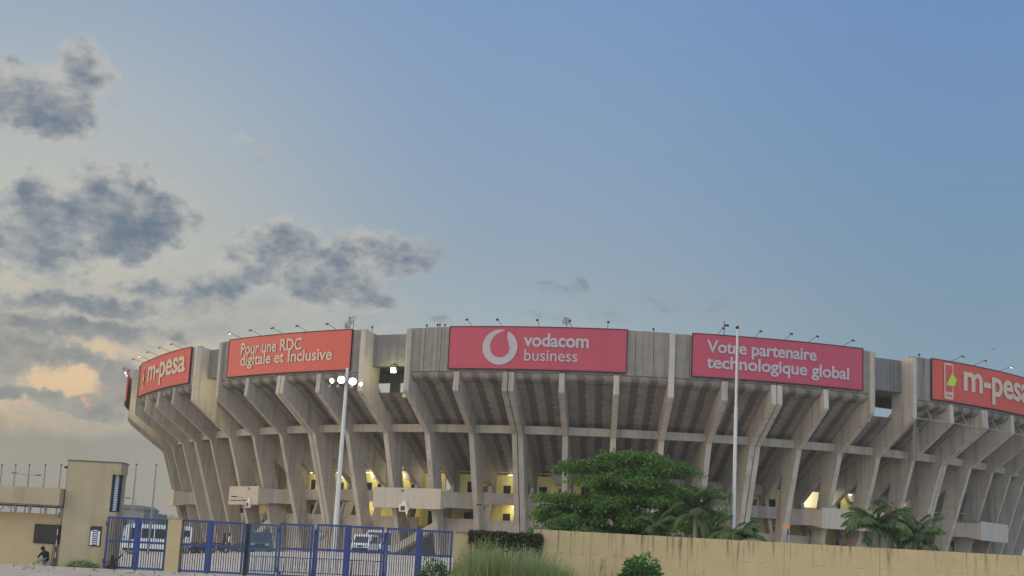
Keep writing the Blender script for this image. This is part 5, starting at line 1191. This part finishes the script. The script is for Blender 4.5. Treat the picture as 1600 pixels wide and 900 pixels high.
# dead stump with a branch, loose stones
p = at(175, 882, YF - .45); r = thing('tree_stump', 'dark dead stump with one raised branch at the left foot of the first blue gate', 'stump', (p.x, p.y, 0)); mb = MB(); random.seed(77)
mb.tube([(0, 0, -.05), (.02, 0, .3), (-.03, .0, .62), (-.04, 0, .74)], [.19, .15, .10, .06], 8); mb.tube([(.0, 0, .4), (.25, -.02, .55), (.48, 0, .78), (.56, 0, .95)], [.06, .05, .035, .012], 6)
mb.build('trunk', mat('stump_charred', (.035, .03, .032), .95, .3, 6, bump=.6), r); mb = MB()
for _ in range(90): leaf_quad(mb, Vector((random.uniform(-.3, .3), random.uniform(-.2, .2), random.uniform(0, .4))), rv() + Vector((0, 0, .5)), .03, .22)
mb.build('dry_leaves', mat('dead_leaf', (.05, .04, .03), .95, .3, 5), r, recalc=False)
ST = mat('stone_rubble', (.26, .235, .20), .95, .2, 4, bump=.4)
mb = MB()
for _ in range(120):
    x = random.uniform(-32, -3); y = random.uniform(60, 76.2); q = random.uniform(.02, .09); bm = bmesh.new(); bmesh.ops.create_icosphere(bm, subdivisions=1, radius=q)
    for v in bm.verts: v.co = Vector((v.co.x * 1.5 + x, v.co.y + y, max(v.co.z * .6, -.01) + .02)) + rv() * q * .25
    bm.verts.index_update(); mb.add([v.co.copy() for v in bm.verts], [tuple(v.index for v in f.verts) for f in bm.faces]); bm.free()
tag(mb.build('gravel', ST), 'scattered stones and litter along the kerb in front of the gates', 'gravel', kind='stuff')

# ------------------------------------------------------------------ far buildings
FAR = mat('far_wall_grey', (.21, .205, .20), .9, .1, .3, .2, (.3, .3, .05)); FARR = mat('far_roof_grey', (.16, .155, .15), .8, .1, .3)
def far_house(x0, x1, ytop, yeave, d, label, dep=14):
    a, b = at(x0, 830, d), at(x1, 830, d); ze = at((x0 + x1) / 2, yeave, d).z; zt = at((x0 + x1) / 2, ytop, d).z
    r = thing('far_building', label, 'building', ((a.x + b.x) / 2, d + dep / 2, 0), 'buildings beyond the left gates'); mb = MB(); mb.bx(a.x, b.x, d, d + dep, 0, ze); mb.build('wall', FAR, r, world=True)
    mb = MB(); c = (a.x + b.x) / 2; w_ = (b.x - a.x) / 2 + .4
    mb.prism([(-w_, ze), (w_, ze), (w_ * .55, zt), (-w_ * .75, zt)], lambda p_, q_, s_: Vector((c + p_, d + s_, q_)), -.4, dep + .4); mb.build('roof', FARR, r, world=True)
    n_ = max(2, int((b.x - a.x) / 2.6))
    for j in range(max(1, int(ze / 3.6))):
        for i in range(n_):
            x = a.x + (b.x - a.x) * (i + .5) / n_; mb = MB(); mb.bx(x - .6, x + .6, d - .06, d - .01, 1.2 + j * 3.4, 2.7 + j * 3.4); mb.build('window', GLASS, r, world=True)
far_house(184, 222, 789, 795, 330, 'grey building with a flat-topped roof right of the tower, behind the gate')
far_house(222, 238, 801, 804, 350, 'lower grey shed beside the grey building, left of the stadium edge')
far_house(-60, 40, 812, 818, 380, 'long low building far behind the gatehouse')
random.seed(5)
for i, (x, d, h) in enumerate(((120, 300, 8), (150, 310, 7.2), (262, 330, 7.5), (-20, 290, 8.5))):
    p = at(x, 840, d); p.z = 0; r = thing('far_tree', ['far tree hidden behind the tower base', 'second far tree hidden behind the tower base', 'far tree between the first gate and the stadium', 'far tree behind the left end of the gatehouse'][i], 'tree', p); mb = MB(); mb.tube([(0, 0, -.2), (0, 0, h * .6)], [.3, .15], 6); mb.build('trunk', BARK, r); mb = MB()
    for _ in range(26):
        v = rv(); clump(mb, (v.x * 3.4, v.y * 3.4, h * .66 + v.z * 2.2), (1.1, 1.1, .8), 26, .35, .6)
    mb.build('crown', LEAF, r, recalc=False)
# a bird gliding over the right-hand rim
q = at(1553, 545.5, 150); r = thing('bird', 'small dark bird gliding in the sky above the right-hand rim', 'bird', q); mb = MB()
mb.lathe([(.004, -.2), (.05, -.08), (.06, .04), (.035, .14), (.004, .2)], (0, 0, 0), 8, 0, Matrix.Rotation(R_(80), 4, 'Y')); mb.add([(-.06, 0, .02), (.08, 0, .02), (.0, -.36, .07), (-.12, -.30, .06)], [(0, 1, 2, 3)]); mb.add([(-.06, 0, .02), (.08, 0, .02), (.0, .36, .07), (-.12, .30, .06)], [(0, 3, 2, 1)])
mb.build('body', BLACKM, r); r.rotation_euler = (0, 0, R_(80))

# ------------------------------------------------------------------ evening haze
HZ = .00032
if HZ > 0:
    hm = bpy.data.materials.new('evening_haze'); hm.use_nodes = True; t = hm.node_tree; t.nodes.clear()
    v = t.nodes.new('ShaderNodeVolumePrincipled'); v.inputs['Color'].default_value = (.93, .94, .95, 1); v.inputs['Density'].default_value = HZ; v.inputs['Anisotropy'].default_value = .2
    o = t.nodes.new('ShaderNodeOutputMaterial'); t.links.new(v.outputs[0], o.inputs['Volume'])
    mb = MB(); mb.bx(-1700, 1700, -250, 3100, -1.2, 34); tag(mb.build('haze', hm), 'thin pale evening haze lying over the forecourt and stadium', 'haze', kind='stuff')
